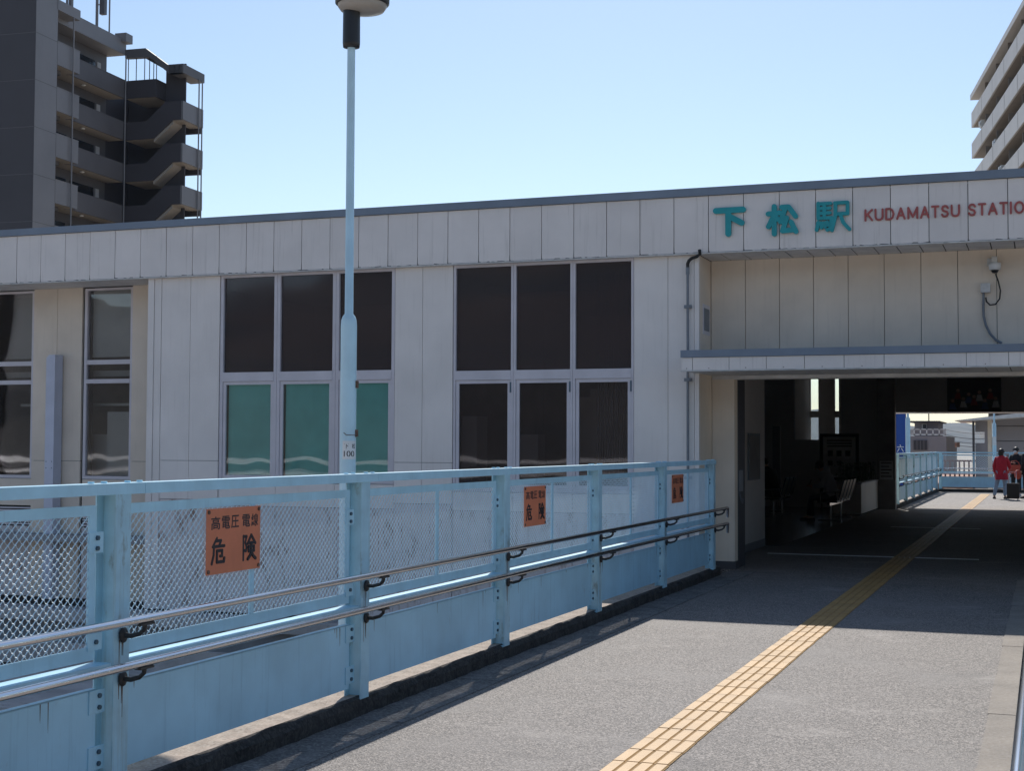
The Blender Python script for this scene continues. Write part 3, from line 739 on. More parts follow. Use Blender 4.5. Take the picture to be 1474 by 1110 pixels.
# conduit down the corner
cd = thing('conduit_pipe', 'grey conduit pipe with black hose at its top beside the entrance corner', 'pipe', (-4.24, 17.68, 0))
xx = XY(990, 17.67)
mb = MB(); mb.tube([(xx, 17.67, -.5), (xx, 17.67, 3.86)], .017, 10); part('pipe', mb, m_conduit, cd)
mb = MB(); mb.tube([(xx, 17.67, 3.86), (xx, 17.67, 3.92), (xx+.02, 17.66, 3.955), (xx+.10, 17.65, 4.0), (XY(1008,17.6)-.02, 17.62, 4.02), (XY(1010,17.6), 17.60, 4.05)][:3]
        +[(xx+.06, 17.655, 3.985), (xx+.12, 17.65, 4.0), (xx+.165, 17.64, 4.03), (xx+.17, 17.60, 4.075)], .021, 10); part('hose', mb, m_rubber, cd)
mb = MB(); mb.tube([(xx, 17.67, 3.78), (xx, 17.67, 3.87)], .024, 10)
for zz in (3.37, 2.44, 1.2): mb.box(xx-.045, xx+.045, 17.655, 17.72, zz-.02, zz+.02); mb.box(xx-.03, xx+.03, 17.645, 17.66, zz-.012, zz+.012)
part('clamp', mb, m_conduit, cd)

# entrance recess
YA = 18.40
xs_ = [-4.095]+[XY(p, YA, 440) for p in (1073, 1122, 1171, 1221, 1273, 1326, 1379, 1435)]
st = xs_[-1]-xs_[-2]
while xs_[-1] < 6: xs_.append(xs_[-1]+st)
for a, b_ in zip(xs_, xs_[1:]): wpanel(a, b_, 2.60, 4.036, YA, m_wallrec, .0035)
mb = MB(); mb.box(-4.10, -4.094, 17.93, 18.33, 3.04, 3.43); vt = part('vent', mb, m_frame, bld)
mb = MB(); mb.box(-4.095, -4.09, 17.98, 18.28, 3.09, 3.38)
part('grille', mb, m_conduit, vt)
mb = MB()
for k in range(9): mb.obox((-4.089, 17.985, 3.10+.031*k), (0,.29,0), (-.012,0,.012), (.001,0,.001))
part('slats', mb, m_bolt, vt, kind='stuff')
# column, jamb and reveal
mb = MB(); mb.box(-4.094, -3.80, YB, YB+.2, .10, 2.50); part('entrance_column', mb, m_wallrec, bld)
mb = MB(); mb.box(-4.10, -3.785, YB-.012, YB+.2, .0, .098); part('plinth', mb, m_hdark, bld)
mb = MB(); mb.box(-3.90, -3.802, YB+.203, 19.15, 0, 2.50); part('steel_jamb', mb, m_hdark, bld)
mb = MB(); mb.box(-3.801, -3.793, 18.72, 18.98, 1.0, 1.28); mb.tube([(-3.79, 18.72, .98), (-3.77, 18.76, .86), (-3.77, 18.85, .84), (-3.79, 18.95, .9)], .008, 6); part('latch', mb, m_conduit, bld)
# canopy
YC = 17.055; XCL = -4.173
mb = MB(); mb.box(XCL, 6, YC-.02, YA-.002, 2.684, 2.772); part('canopy_coping', mb, m_coping, bld)
mb = MB(); mb.box(XCL+.03, 6, YC+.02, YA-.002, 2.54, 2.683); part('canopy_core', mb, m_backing, bld)
cx = [XCL+.012]+[XY(p, YC, 520) for p in (996.8, 1049.4, 1103, 1158, 1215, 1272.6, 1331, 1391, 1452)]
while cx[-1] < 5.5: cx.append(cx[-1]+P_)
for a, b_ in zip(cx, cx[1:]):
    mb = MB(); mb.box(a+.003, b_-.003, YC, YC+.018, 2.528, 2.68)
    o = part('canopy_panel', mb, m_panel, bld)
    mb = MB(); mb.tube([((a*.55+b_*.45), YC, 2.548), ((a*.55+b_*.45), YC-.003, 2.548)], .006, 6); part('screw', mb, m_rust, o)
mb = MB(); mb.box(XCL, 6, YC-.010, YC+.05, 2.512, 2.526); part('canopy_flashing', mb, m_flash, bld)
mb = MB(); mb.box(XCL, XCL+.02, YC+.02, YA-.69, 2.528, 2.683); part('canopy_end', mb, m_panel, bld)
k = XCL+.02
while k < 5.9:
    mb = MB(); mb.box(k+.007, k+.263, YC+.05, YB-.01, 2.520, 2.532); part('soffit_slat', mb, m_soffit, bld); k += .27
mb = MB(); mb.box(-4.09, 6, YB-.008, YB+.26, 2.475, 2.545); part('door_header', mb, m_soffit, bld)
# interior shell
CZ = 3.75
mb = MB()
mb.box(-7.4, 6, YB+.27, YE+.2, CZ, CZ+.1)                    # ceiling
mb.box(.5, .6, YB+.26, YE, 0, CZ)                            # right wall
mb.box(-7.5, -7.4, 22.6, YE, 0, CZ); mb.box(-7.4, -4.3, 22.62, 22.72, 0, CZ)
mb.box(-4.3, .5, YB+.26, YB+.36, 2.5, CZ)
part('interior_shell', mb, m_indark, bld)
mb = MB(); mb.box(.5, 7, YA+.24, YA+.36, -.2, 2.6); part('front_wall', mb, m_wallrec, bld)
mb = MB(); mb.box(-4.27, -4.24, 19.16, 22.97, .12, CZ); part('booth_wall', mb, m_wall, bld)
mb = MB(); mb.box(-4.28, -4.236, 19.16, 22.98, 0, .118); part('booth_plinth', mb, m_conduit, bld)
# end wall with narrow windows and the far opening
mb = MB(); y0, y1 = YE, YE+.18
mb.box(-7.4, -6.23, y0, y1, 0, CZ); mb.box(-6.23, -5.0, y0, y1, 0, 1.78); mb.box(-5.0, -3.63, y0, y1, 0, CZ)
mb.box(-3.63, 7, y0, y1, 2.49, CZ); mb.box(.6, 7, y0, y1, 0, 2.49)
part('end_wall', mb, m_inwall, bld)
WB = 40.7     # the narrow windows sit at the back of a bay
wa = [XY(p, WB, 590) for p in (1166.5, 1178, 1201.5, 1207.5)]
mb = MB(); mb.box(-6.36, -6.232, y1, WB+.15, 0, CZ+.1); mb.box(-5.0, -4.9, y1, WB+.15, 0, CZ+.1); mb.box(-6.36, -4.9, y1+.03, WB+.15, CZ+.101, CZ+.2); mb.box(-6.23, -5.0, y1, WB, 1.55, 1.76)
mb.box(wa[1], wa[2], WB, WB+.15, 1.3, CZ+.1); mb.box(wa[3], -5.0, WB, WB+.15, 1.3, CZ+.1); mb.box(-6.23, wa[0], WB, WB+.15, 1.3, CZ+.1)
for a, b_ in ((wa[0], wa[1]), (wa[2], wa[3])): mb.box(a, b_, WB+.02, WB+.13, 2.42, 2.60)
part('window_bay', mb, m_wall, bld)
for a, b_, zb in ((wa[0], wa[1], 1.76), (wa[2], wa[3], 1.76)):
    mb = MB(); mb.box(a, b_, WB+.08, WB+.085, zb, 2.42); mb.box(a, b_, WB+.08, WB+.085, 2.60, CZ+.1); part('slit_window', mb, g_clear, bld)
mb = MB(); mb.box(-4.06, -3.61, YE-.30, YE-.004, 0, CZ); part('pier', mb, m_indark, bld)
mb = MB(); mb.box(-4.0, -3.66, YE-.306, YE-.302, .76, 1.24)
nt_ = part('notice', mb, m_white, bld)
mb = MB()
for k in range(5): mb.box(-3.97, -3.70-(k % 2)*.06, YE-.308, YE-.3065, 1.17-.085*k, 1.19-.085*k)
part('notice_lines', mb, m_ink, nt_)
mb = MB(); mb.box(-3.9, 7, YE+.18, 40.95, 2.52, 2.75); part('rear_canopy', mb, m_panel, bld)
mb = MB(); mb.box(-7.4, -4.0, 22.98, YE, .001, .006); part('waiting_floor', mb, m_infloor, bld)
for yy, xa, xb in ((21.3, -3.9, -.9), (29.3, -2.9, -1.2)):
    mb = MB(); mb.box(xa, xb, yy, yy+.11, .001, .006); part('floor_track', mb, m_white, bld)
# booth notice frame
nf = thing('framed_notice', 'small dark framed notice on the pale booth wall inside the entrance', 'notice frame', (-4.23, 22.0, 1.1))
mb = MB(); mb.box(-4.239, -4.215, 21.55, 22.45, 1.08, 1.80); part('frame', mb, m_conduit, nf)
mb = MB(); mb.box(-4.214, -4.211, 21.62, 22.38, 1.12, 1.76); part('print', mb, m_indark, nf)
# poster on the lintel
ps = thing('poster', 'dark group portrait poster hanging on the lintel above the far opening', 'poster', (-1.7, YE-.05, 2.5))
mb = MB(); mb.box(-2.33, -1.03, YE-.05, YE-.01, 2.50, 3.36); part('board', mb, m_black, ps)
m_skinp = mat('poster_faces', (.55,.34,.26), .6); m_pb = mat('poster_blue', (.08,.14,.3), .6); m_pr = mat('poster_red', (.35,.06,.05), .6)
for k in range(9):
    x = -2.2+.13*k; zc = 2.78+.05*((k*5) % 3)+(.16 if k % 2 else 0)
    mb = MB(); mb.tube([(x, YE-.051-.002*k, zc), (x, YE-.0525-.002*k, zc)], .045, 12, 0); mb.prism([(x-.09, YE-.051-.0015*k, zc-.22), (x+.09, YE-.051-.0015*k, zc-.22), (x+.05, YE-.051-.0015*k, zc-.06), (x-.05, YE-.051-.0015*k, zc-.06)], (0,-.001,0), 1)
    part('printed_figure', mb, [m_skinp, (m_pb, m_pr, m_white)[k % 3]], ps)

# fixings: loudspeaker-like beacon with cable, junction box, conduit
sb = thing('wall_beacon', 'white wall mounted fitting with looping black cable, upper right of the entrance', 'wall fitting', (-.57, 18.3, 3.6))
xa = XY(1432, 18.3, 380); zc = ZY(1432, 385, 18.3)
mb = MB(); mb.lathe(xa, 18.28, [(.0,zc-.035),(.068,zc-.03),(.072,zc+.02),(.072,zc+.05),(.05,zc+.055),(.0,zc+.055)], 20); part('body', mb, m_white, sb)
mb = MB(); mb.lathe(xa, 18.28, [(.0,zc-.075),(.03,zc-.068),(.048,zc-.036)], 16); part('lens', mb, m_black, sb)
mb = MB(); mb.box(xa-.035, xa+.03, 18.25, 18.39, zc+.056, zc+.13); mb.box(xa-.09, xa-.035, 18.33, 18.40, zc+.03, zc+.12); part('bracket', mb, m_flash, sb)
pts = [(1433,394),(1437,405),(1440,418),(1439,430),(1433,438),(1425,439),(1420,434),(1419,428)]
mb = MB(); mb.tube([tuple(atY(a, b_, 18.33)) for a, b_ in pts], .009, 8); part('cable', mb, m_rubber, sb)
jb = thing('junction_box', 'grey junction box with curved conduit running down to the canopy roof', 'junction box', (-.66, 18.35, 3.4))
mb = MB(); a = XY(1411.5, 18.33, 410); b_ = XY(1425.5, 18.33, 410); mb.box(a, b_, 18.30, 18.398, ZY(1418, 421, 18.33), ZY(1418, 408, 18.33)); part('box', mb, m_flash, jb)
pts = [(1416,421),(1415.5,440),(1416,455),(1419,468),(1425,480),(1433,489),(1442,494)]
mb = MB(); mb.tube([tuple(atY(a, b_, 18.36)) for a, b_ in pts], .016, 10); part('conduit', mb, m_conduit, jb)

# station name
sn = thing('station_name_sign', 'teal Japanese characters and red Latin station name fixed on the fascia above the entrance', 'sign', (-2, 17.6, 4.3))
yl = YFa-.034
def letter(c, pxs, m, off, d=.03):
    (xa, ya), (xb, yb_) = pxs
    a = atY(xa, yb_, yl); b_ = atY(xb, ya, yl)
    za = atY((xa+xb)/2, yb_, yl).z; zb = atY((xa+xb)/2, ya, yl).z
    return part('letter', stroke_mb(KAN[c], (a.x, YFa-.008, za), EX, EZ, b_.x-a.x, zb-za, d, off), m, sn)
letter('下', ((1025, 295), (1075, 343)), m_teal, .074, .034)
letter('松', ((1100, 291), (1151, 342)), m_teal, .062, .034)
letter('駅', ((1172, 286.5), (1226, 337)), m_teal, .044, .034)
word = 'KUDAMATSU STATION'
wid = dict(K=.70, U=.74, D=.76, A=.76, M=.88, T=.66, S=.66, I=.30, O=.80, N=.78)
tot = sum(wid.get(c, .42) for c in word)
xs0 = XY(1243, yl, 310); xs1 = XY(1383, yl, 303); k17 = (xs1-xs0)/sum(wid[c] for c in 'KUDAMATSU')
x = xs0; zlo = ZY(1320, 314.5, yl); zhi = ZY(1320, 296.5, yl)
for c in word:
    w = wid.get(c, .42)*k17
    if c != ' ': part('letter', stroke_mb(LAT[c], (x+w*.07, YFa-.006, zlo), EX, EZ, w*.86, zhi-zlo, .012, .024), m_red, sn)
    x += w

# lower roof seen through the guardrail
lr = thing('lower_roof', 'stained grey lower roof slabs and dark gap below the station windows', 'roof', (-12, 14, -1.4))
random.seed(5)
y = 2.0; r_ = 0
while y < 16.9:
    x = -27.0
    while x < -4.3:
        w = 1.8
        if not (r_ % 4 == 3 and int(x*1.1) % 3 == 0):
            mb = MB(); mb.box(x+.012, x+w-.012, y+.012, y+1.23, -1.55, -1.4+.02*((int(x)+r_) % 2)); part('roof_slab', mb, m_lowroof, lr)
        x += w
    y += 1.24; r_ += 1
mb = MB(); mb.box(-27, -4.2, 1.9, 17.6, -1.75, -1.60); part('roof_deck', mb, m_indark, lr)
mb = MB(); mb.box(-27, -4.2, 16.98, 17.2, -.95, -.80); mb.box(-27, -4.2, 16.0, 16.1, -1.4, -1.1); part('gutter', mb, m_lowroof, lr)
mb = MB(); mb.box(-27, -4.2, 17.25, 17.7, -1.7, -.82); part('lower_wall', mb, m_indark, lr)

# ------------------------------------------------------------------ waiting area
def beam_seats(x, y0, n, label):
    r = thing('beam_seating', label, 'seating', (x, y0, 0), 'linked seats in the waiting area')
    for k in range(n):
        y = y0+.55*k
        mb = MB(); mb.box(x-.28, x+.14, y-.22, y+.22, .40, .44); part('seat', mb, m_black, r)
        mb = MB(); mb.obox((x+.15, y-.21, .46), (0,.42,0), (.12,0,.42), (.02,0,-.006)); part('backrest', mb, m_black, r)
        mb = MB(); mb.tube([(x-.2,y-.26,.42),(x-.2,y-.26,.62),(x+.15,y-.26,.64),(x+.19,y-.26,.46)], .014, 8); part('armrest', mb, m_steel, r)
        mb = MB(); mb.tube([(x+.18,y-.21,.5),(x+.29,y-.21,.89)], .010, 6); mb.tube([(x+.18,y+.21,.5),(x+.29,y+.21,.89)], .010, 6); part('back_tube', mb, m_bolt, r)
    mb = MB(); mb.box(x-.06, x, y0-.3, y0+.55*n-.25, .34, .40); part('beam', mb, m_steel, r)
    for y in (y0, y0+.55*(n-1)):
        mb = MB(); mb.tube([(x-.03,y,.34),(x-.03,y,.03)], .022, 8); mb.box(x-.3, x+.2, y-.03, y+.03, 0.006, .04); part('leg', mb, m_steel, r)
beam_seats(-4.30, 31.1, 4, 'linked black seats nearest the walkway with a hooded person on the end')
beam_seats(-5.75, 32.4, 3, 'linked black seats deeper in the waiting room with a dark clothed person')
nb = thing('notice_board', 'black framed information board with pictograms standing before the back wall', 'notice board', (-4.9, 36.9, 0))
mb = MB(); yb_ = 36.9
for q in ((-5.40,-5.32,.25,1.93),(-4.50,-4.42,.25,1.93),(-5.32,-4.50,1.85,1.93),(-5.32,-4.50,.75,.82)): mb.box(q[0], q[1], yb_, yb_+.06, q[2], q[3])
part('frame', mb, m_black, nb)
mb = MB(); mb.box(-5.32, -4.50, yb_+.02, yb_+.04, .82, 1.85); part('sheet', mb, m_inwall, nb)
mb = MB()
for k in range(3): mb.box(-5.2+.22*k, -5.08+.22*k, yb_+.016, yb_+.019, 1.36, 1.50)
for k in range(2): mb.box(-5.2+.22*k, -5.08+.22*k, yb_+.016, yb_+.019, 1.12, 1.24)
for k in range(3): mb.box(-5.22, -4.6, yb_+.016, yb_+.019, 1.60+.07*k, 1.625+.07*k)
part('printed_symbols', mb, m_ink, nb)
mb = MB(); mb.box(-5.38,-5.34,yb_-.15,yb_+.2,.006,.03); mb.box(-5.37,-5.35,yb_+.01,yb_+.04,.03,.25); mb.box(-4.48,-4.44,yb_-.15,yb_+.2,.006,.03); mb.box(-4.47,-4.45,yb_+.01,yb_+.04,.03,.25); part('stand', mb, m_black, nb)
pt = thing('planter', 'long pale planter box with dark leafy plants at the end of the waiting room', 'planter', (-4.35, 36, 0))
mb = MB(); mb.box(-4.70, -4.04, 34.1, 37.65, .03, .73); part('box', mb, m_wall, pt)
mb = MB(); mb.box(-4.72, -4.02, 34.08, 37.67, .73, .755); part('rim', mb, m_frame, pt)
mb = MB(); mb.box(-4.66, -4.08, 34.14, 37.6, .756, .765); part('soil', mb, m_indark, pt)
mb = MB(); random.seed(9)
for k in range(900):
    b_ = Vector((random.uniform(-4.66,-4.08), random.uniform(34.15,37.6), .77)); h_ = random.uniform(.08,.42)
    c_ = b_+Vector((random.uniform(-.06,.06), random.uniform(-.06,.06), h_)); a = random.uniform(0,6.28); l = random.uniform(.04,.1)
    u_ = Vector((math.cos(a)*l, math.sin(a)*l, random.uniform(-.03,.05))); v_ = Vector((-math.sin(a), math.cos(a), 0))*.022
    mb._add([c_, c_+u_*.5+v_, c_+u_, c_+u_*.5-v_], [(0,1,2,3)])
    if k % 3 == 0: mb.tube([b_, c_], .003, 3)
q = part('foliage', mb, m_green, pt, kind='stuff')
rk = thing('leaflet_stand', 'slim upright stand with round top beside the back wall of the waiting room', 'stand', (-6.1, 35.2, 0))
mb = MB(); mb.box(-6.28, -6.10, 35.1, 35.16, .3, 2.1); part('panel', mb, m_conduit, rk)
mb = MB(); mb.box(-6.35, -6.03, 35.0, 35.3, .006, .04); mb.box(-6.2, -6.17, 35.11, 35.15, .04, .3); part('foot', mb, m_black, rk)

# ------------------------------------------------------------------ people
m_skin = mat('skin', (.48,.29,.21), .55, var=.05); m_hair = mat('black_hair', (.012,.010,.010), .5)
m_redc = mat('red_coat', (.42,.012,.03), .8, var=.12, scale=12); m_denim = mat('light_denim', (.25,.33,.44), .8, var=.12, scale=15)
m_blkc = mat('black_cloth', (.014,.014,.016), .85); m_orc = mat('orange_red_bag', (.45,.07,.04), .6); m_greyc = mat('grey_hoodie', (.5,.5,.52), .9)
m_mask = mat('white_mask', (.75,.75,.75), .8); m_shoe = mat('dark_shoe', (.03,.025,.025), .6); m_whsh = mat('white_shoe', (.6,.6,.6), .6)
def skin_mesh(name, verts, edges, radii, m, root=0, sub=2):
    me = bpy.data.meshes.new(name); me.from_pydata([tuple(v) for v in verts], edges, [])
    ob = bpy.data.objects.new('tmp', me); C.objects.link(ob)
    ob.modifiers.new('s', 'SKIN'); sd = ob.modifiers.new('d', 'SUBSURF'); sd.levels = sub; sd.render_levels = sub
    for i, r in enumerate(radii):
        sv = me.skin_vertices[0].data[i]; sv.radius = r if isinstance(r, tuple) else (r, r); sv.use_root = (i == root)
    out = bpy.data.meshes.new_from_object(ob.evaluated_get(bpy.context.evaluated_depsgraph_get()))
    bpy.data.objects.remove(ob); bpy.data.meshes.remove(me); out.name = name
    out.materials.clear(); out.materials.append(m)
    for p in out.polygons: p.use_smooth = True
    return out
def person(label, loc, rz, J, top_m, leg_m, shoe_m, sc=1., coat_len=None, mask=False, hood=False, hair_long=False):
    """J: joint positions in the figure's own frame, y forward, x to its right, z up (metres)"""
    r = thing('person', label, 'person', loc); r.rotation_euler = (0, 0, rz); r.scale = (sc, sc, sc)
    V = {k: Vector(v) for k, v in J.items()}
    names = [k for k in V if k != 'face']; idx = {k: i for i, k in enumerate(names)}
    E = [('pelvis','waist'),('waist','chest'),('chest','neck'),('neck','head'),('head','crown')]
    for s_ in 'LR':
        E += [('chest','sh'+s_),('sh'+s_,'el'+s_),('el'+s_,'wr'+s_),('wr'+s_,'ha'+s_),('pelvis','hip'+s_),('hip'+s_,'kn'+s_),('kn'+s_,'an'+s_),('an'+s_,'to'+s_)]
    RAD = dict(pelvis=(.125,.095), waist=(.115,.085), chest=(.14,.10), neck=.052, head=(.078,.092), crown=.06, sh=.058, el=.04, wr=.027, ha=.03, hip=.085, kn=.055, an=.036, to=.032)
    rad = [RAD[k] if k in RAD else RAD[k[:-1]] for k in names]
    me = skin_mesh('body', [V[k] for k in names], [(idx[a], idx[b_]) for a, b_ in E], rad, m_skin, idx['pelvis'])
    def add(name, me_):
        o = bpy.data.objects.new(name, me_); link(o, r); return o
    add('body', me)
    def chain(name, ks, es, rs, m, root=0):
        i2 = {k: i for i, k in enumerate(ks)}
        return add(name, skin_mesh(name, [V[k] for k in ks], [(i2[a], i2[b_]) for a, b_ in es], rs, m, root))
    standing = V['pelvis'].z-V['knL'].z > .25
    hem = 'hem'; V[hem] = V['pelvis']+((V['pelvis']-V['waist']).normalized()*(coat_len or .06))
    if abs(V['knL'].z-V['pelvis'].z) < .25: V[hem] = V['pelvis']+Vector((0,0,-.03))
    chain('jacket', ['waist','hem','chest','collar','shL','elL','wrL','shR','elR','wrR'] if 'collar' in V else ['waist','hem','chest','shL','elL','wrL','shR','elR','wrR'],
          [('waist','hem'),('waist','chest'),('chest','shL'),('shL','elL'),('elL','wrL'),('chest','shR'),('shR','elR'),('elR','wrR')],
          [(.155,.125),(.165,.13),(.165,.125)]+[.078,.066,.050,.078,.066,.050], top_m)
    # the body of the garment, lofted over hem, waist, chest and collar
    up_ = (V['chest']-V['waist']).normalized(); rings = [(V['hem'], .215, .165), (V['pelvis'], .20, .15), (V['waist'], .19, .142), (V['chest'], .205, .142), (V['chest'].lerp(V['neck'], .55), .175, .115), (V['chest'].lerp(V['neck'], .95), .085, .078), (V['chest'].lerp(V['neck'], 1.1), .072, .07)]
    if not standing: rings = rings[1:]
    vs = []; fs = []; NN = 18; axx = Vector((1,0,0))
    for i, (c_, ra, rb_) in enumerate(rings):
        p0, p1 = rings[max(i-1, 0)][0], rings[min(i+1, len(rings)-1)][0]; t_ = (p1-p0).normalized(); fy = t_.cross(axx).normalized()
        for k in range(NN):
            an_ = 2*math.pi*k/NN; wob = 1+.035*math.sin(an_*5+i*1.7); vs.append(c_+axx*math.cos(an_)*ra*wob+fy*math.sin(an_)*rb_*wob)
    for i in range(len(rings)-1):
        for k in range(NN): fs.append((i*NN+k, i*NN+(k+1) % NN, (i+1)*NN+(k+1) % NN, (i+1)*NN+k))
    fs.append(tuple(range(NN))); mb = MB(); mb._add(vs, fs, 0, True); add('coat_body' if coat_len and coat_len > .18 else 'top', mb.mesh('coat_body', top_m))
    chain('trousers', ['pelvis','hipL','knL','anL','hipR','knR','anR'], [('pelvis','hipL'),('hipL','knL'),('knL','anL'),('pelvis','hipR'),('hipR','knR'),('knR','anR')],
          [(.135,.11),.10,.07,.056,.10,.07,.056], leg_m)
    for s_ in 'LR':
        a = V['an'+s_]; t_ = V['to'+s_]; dirn = (t_-a); dirn.z = 0; dirn = dirn.normalized() if dirn.length > 0 else Vector((0,1,0))
        mb = MB(); p0 = a-dirn*.05; z_ = min(a.z, t_.z)-.01
        mb.tube([p0+Vector((0,0,-a.z+z_-.0)), a+Vector((0,0,z_-a.z)), a+dirn*.12+Vector((0,0,z_-a.z)), a+dirn*.19+Vector((0,0,z_-a.z-.01))], [.038,.048,.046,.025], 10)
        add('shoe', mb.mesh('shoe', shoe_m))
    # hands: palm, four bent fingers and a thumb on each
    for s_ in 'LR':
        mb = MB(); w = V['wr'+s_]; h_ = V['ha'+s_]; dv = (h_-w).normalized(); sd = dv.cross(EZ); sd = sd.normalized() if sd.length > .1 else EX.copy(); nn = sd.cross(dv)
        for k in range(4):
            b0 = h_+sd*(-.03+.02*k); L_ = (.036,.042,.04,.032)[k]
            mb.tube([b0, b0+dv*L_, b0+dv*(L_*1.5)-nn*L_*.5, b0+dv*(L_*1.6)-nn*L_], [.009,.0085,.008,.007], 6)
        mb.tube([w+dv*.02+sd*.03, h_+sd*.05-nn*.01, h_+sd*.052+dv*.03-nn*.02], [.011,.010,.008], 6)
        add('fingers', mb.mesh('fingers', m_skin))
    # head details
    hd_, cr, nk = V['head'], V['crown'], V['neck']; fwd = V.get('face', Vector((0,1,0))).normalized(); upv = (cr-nk).normalized(); sidev = fwd.cross(upv).normalized()
    mb = MB(); c0 = hd_+upv*.01
    mb.ball(c0+fwd*.098-upv*.02, (.014,.018,.02), 8)
    for q in (-1, 1): mb.ball(c0+sidev*.085*q, (.012,.018,.03), 8)
    add('nose_and_ears', mb.mesh('nose_and_ears', m_skin))
    mb = MB()
    for q in (-1, 1): mb.ball(c0+fwd*.090+sidev*.033*q+upv*.012, .010, 8)
    mb.ball(c0+fwd*.088-upv*.058, (.022,.008,.005), 8)
    add('eyes_and_mouth', mb.mesh('eyes_and_mouth', m_hair))
    mb = MB()
    mb.ball(hd_+upv*.045-fwd*.022, (.102,.105,.098), 14)
    if hair_long: mb.ball(hd_-upv*.03-fwd*.045, (.092,.07,.11), 12)
    for k in range(26):
        a = random.uniform(0, 6.28); e_ = random.uniform(-.1, .9)
        dd = (sidev*math.cos(a)-fwd*abs(math.sin(a))*.9+upv*e_).normalized(); p_ = hd_+upv*.04+dd*.085; mb.tube([p_, p_+dd*.03-upv*.03], [.022,.006], 5)
    add('hair', mb.mesh('hair', m_hair))
    if mask:
        mb = MB(); mb.ball(c0+fwd*.078-upv*.035, (.055,.05,.05), 10); add('face_mask', mb.mesh('face_mask', m_mask))
    if hood:
        mb = MB(); mb.ball(nk-fwd*.075+upv*.0, (.12,.08,.085), 12); add('hood', mb.mesh('hood', top_m))
    return r
STAND = dict(pelvis=(0,0,.90), waist=(0,0,1.06), chest=(0,.0,1.27), neck=(0,.01,1.43), head=(0,.03,1.54), crown=(0,.02,1.62),
    shL=(-.17,0,1.35), elL=(-.23,-.03,1.08), wrL=(-.24,.06,.86), haL=(-.24,.09,.79), shR=(.17,0,1.35), elR=(.24,.0,1.08), wrR=(.22,.16,.92), haR=(.21,.22,.89),
    hipL=(-.09,0,.86), knL=(-.10,.03,.47), anL=(-.11,0,.09), toL=(-.12,.14,.04), hipR=(.09,0,.86), knR=(.10,.05,.47), anR=(.10,.02,.09), toR=(.11,.16,.04))
def J(**kw): d_ = dict(STAND); d_.update(kw); return d_
def spot(px, py):
    d_ = ray(px, py); k = -EYE/d_.z; p = Vector((0,0,EYE))+d_*k; return (p.x, p.y, 0)
x, y, _ = spot(1442, 718.5)
person('person in a long red coat and pale jeans seen from behind on the far deck', (x, y, 0), -.25, J(knL=(-.16,-.02,.47), anL=(-.22,-.10,.10), toL=(-.24,.03,.04), elR=(.25,.06,1.08), wrR=(.20,.25,1.0), haR=(.18,.32,1.0), face=(.3,1,0)), m_redc, m_denim, m_shoe, .93, .26, hair_long=True)
x, y, _ = spot(1463.5, 714)
person('person in black with a white face mask holding an orange red bag', (x, y, 0), math.pi-.35, J(elL=(-.22,.1,1.1), wrL=(-.05,.27,1.12), haL=(0,.30,1.14), elR=(.22,.1,1.1), wrR=(.1,.28,.98), haR=(.05,.32,.98)), m_blkc, m_blkc, m_whsh, .96, .12, mask=True)
bx, by, _ = spot(1460, 716)
bg_ = thing('shoulder_bag', 'orange red bag held in front of the person in black', 'bag', (x-.05, y-.36, .78))
mb = MB()
mb.prism([(x-.26,y-.42,.74),(x+.16,y-.42,.74),(x+.13,y-.42,1.02),(x-.23,y-.42,1.02)], (0,.13,0)); part('bag_body', mb, m_orc, bg_)
mb = MB(); mb.tube([(x-.2,y-.36,1.02),(x-.15,y-.36,1.14),(x,y-.36,1.16),(x+.08,y-.36,1.1),(x+.1,y-.36,1.02)], .012, 6); part('strap', mb, m_orc, bg_)
x2, y2, _ = spot(1474, 718)
person('person in a black jacket at the right edge of the far deck', (x2+.12, y2, 0), .9, J(), m_blkc, m_blkc, m_shoe, 1.0, .15)
b2 = thing('handbag', 'orange red handbag carried by the person at the right picture edge', 'bag', (x2-.16, y2-.1, .62))
mb = MB(); mb.ball((x2-.17, y2-.12, .75), (.11,.09,.15), 14); part('bag_body', mb, m_orc, b2)
mb = MB(); mb.tube([(x2-.2,y2-.1,.86),(x2-.17,y2-.1,1.0),(x2-.1,y2-.1,.88)], .01, 6); part('strap', mb, m_orc, b2)
sx, sy, _ = spot(1459, 721)
sc_ = thing('suitcase', 'black wheeled suitcase standing between the red coat and the person in black', 'suitcase', (sx, sy, 0))
mb = MB(); mb.box(sx-.19, sx+.17, sy-.1, sy+.12, .06, .52); mb.box(sx-.17, sx+.15, sy-.125, sy-.101, .12, .45); part('case', mb, m_black, sc_)
mb = MB(); mb.tube([(sx-.1,sy+.05,.52),(sx-.1,sy+.05,.86),(sx+.08,sy+.05,.86),(sx+.08,sy+.05,.52)], .010, 6); part('handle', mb, m_steel, sc_)
for a in (-.14, .12):
    for c_ in (-.07, .09):
        mb = MB(); mb.tube([(sx+a-.012,sy+c_,.03),(sx+a+.012,sy+c_,.03)], .03, 10); part('wheel', mb, m_white, sc_)
SIT = dict(pelvis=(0,0,.55), waist=(0,.05,.70), chest=(0,.12,.92), neck=(0,.20,1.07), head=(0,.27,1.16), crown=(0,.29,1.24),
    shL=(-.17,.14,1.0), elL=(-.24,.22,.76), wrL=(-.10,.42,.74), haL=(-.05,.48,.76), shR=(.17,.14,1.0), elR=(.24,.22,.76), wrR=(.10,.42,.74), haR=(.05,.48,.76),
    hipL=(-.09,.04,.53), knL=(-.12,.46,.50), anL=(-.12,.42,.09), toL=(-.13,.56,.04), hipR=(.09,.04,.53), knR=(.12,.46,.50), anR=(.14,.52,.09), toR=(.15,.66,.04), face=(0,1,-.45))
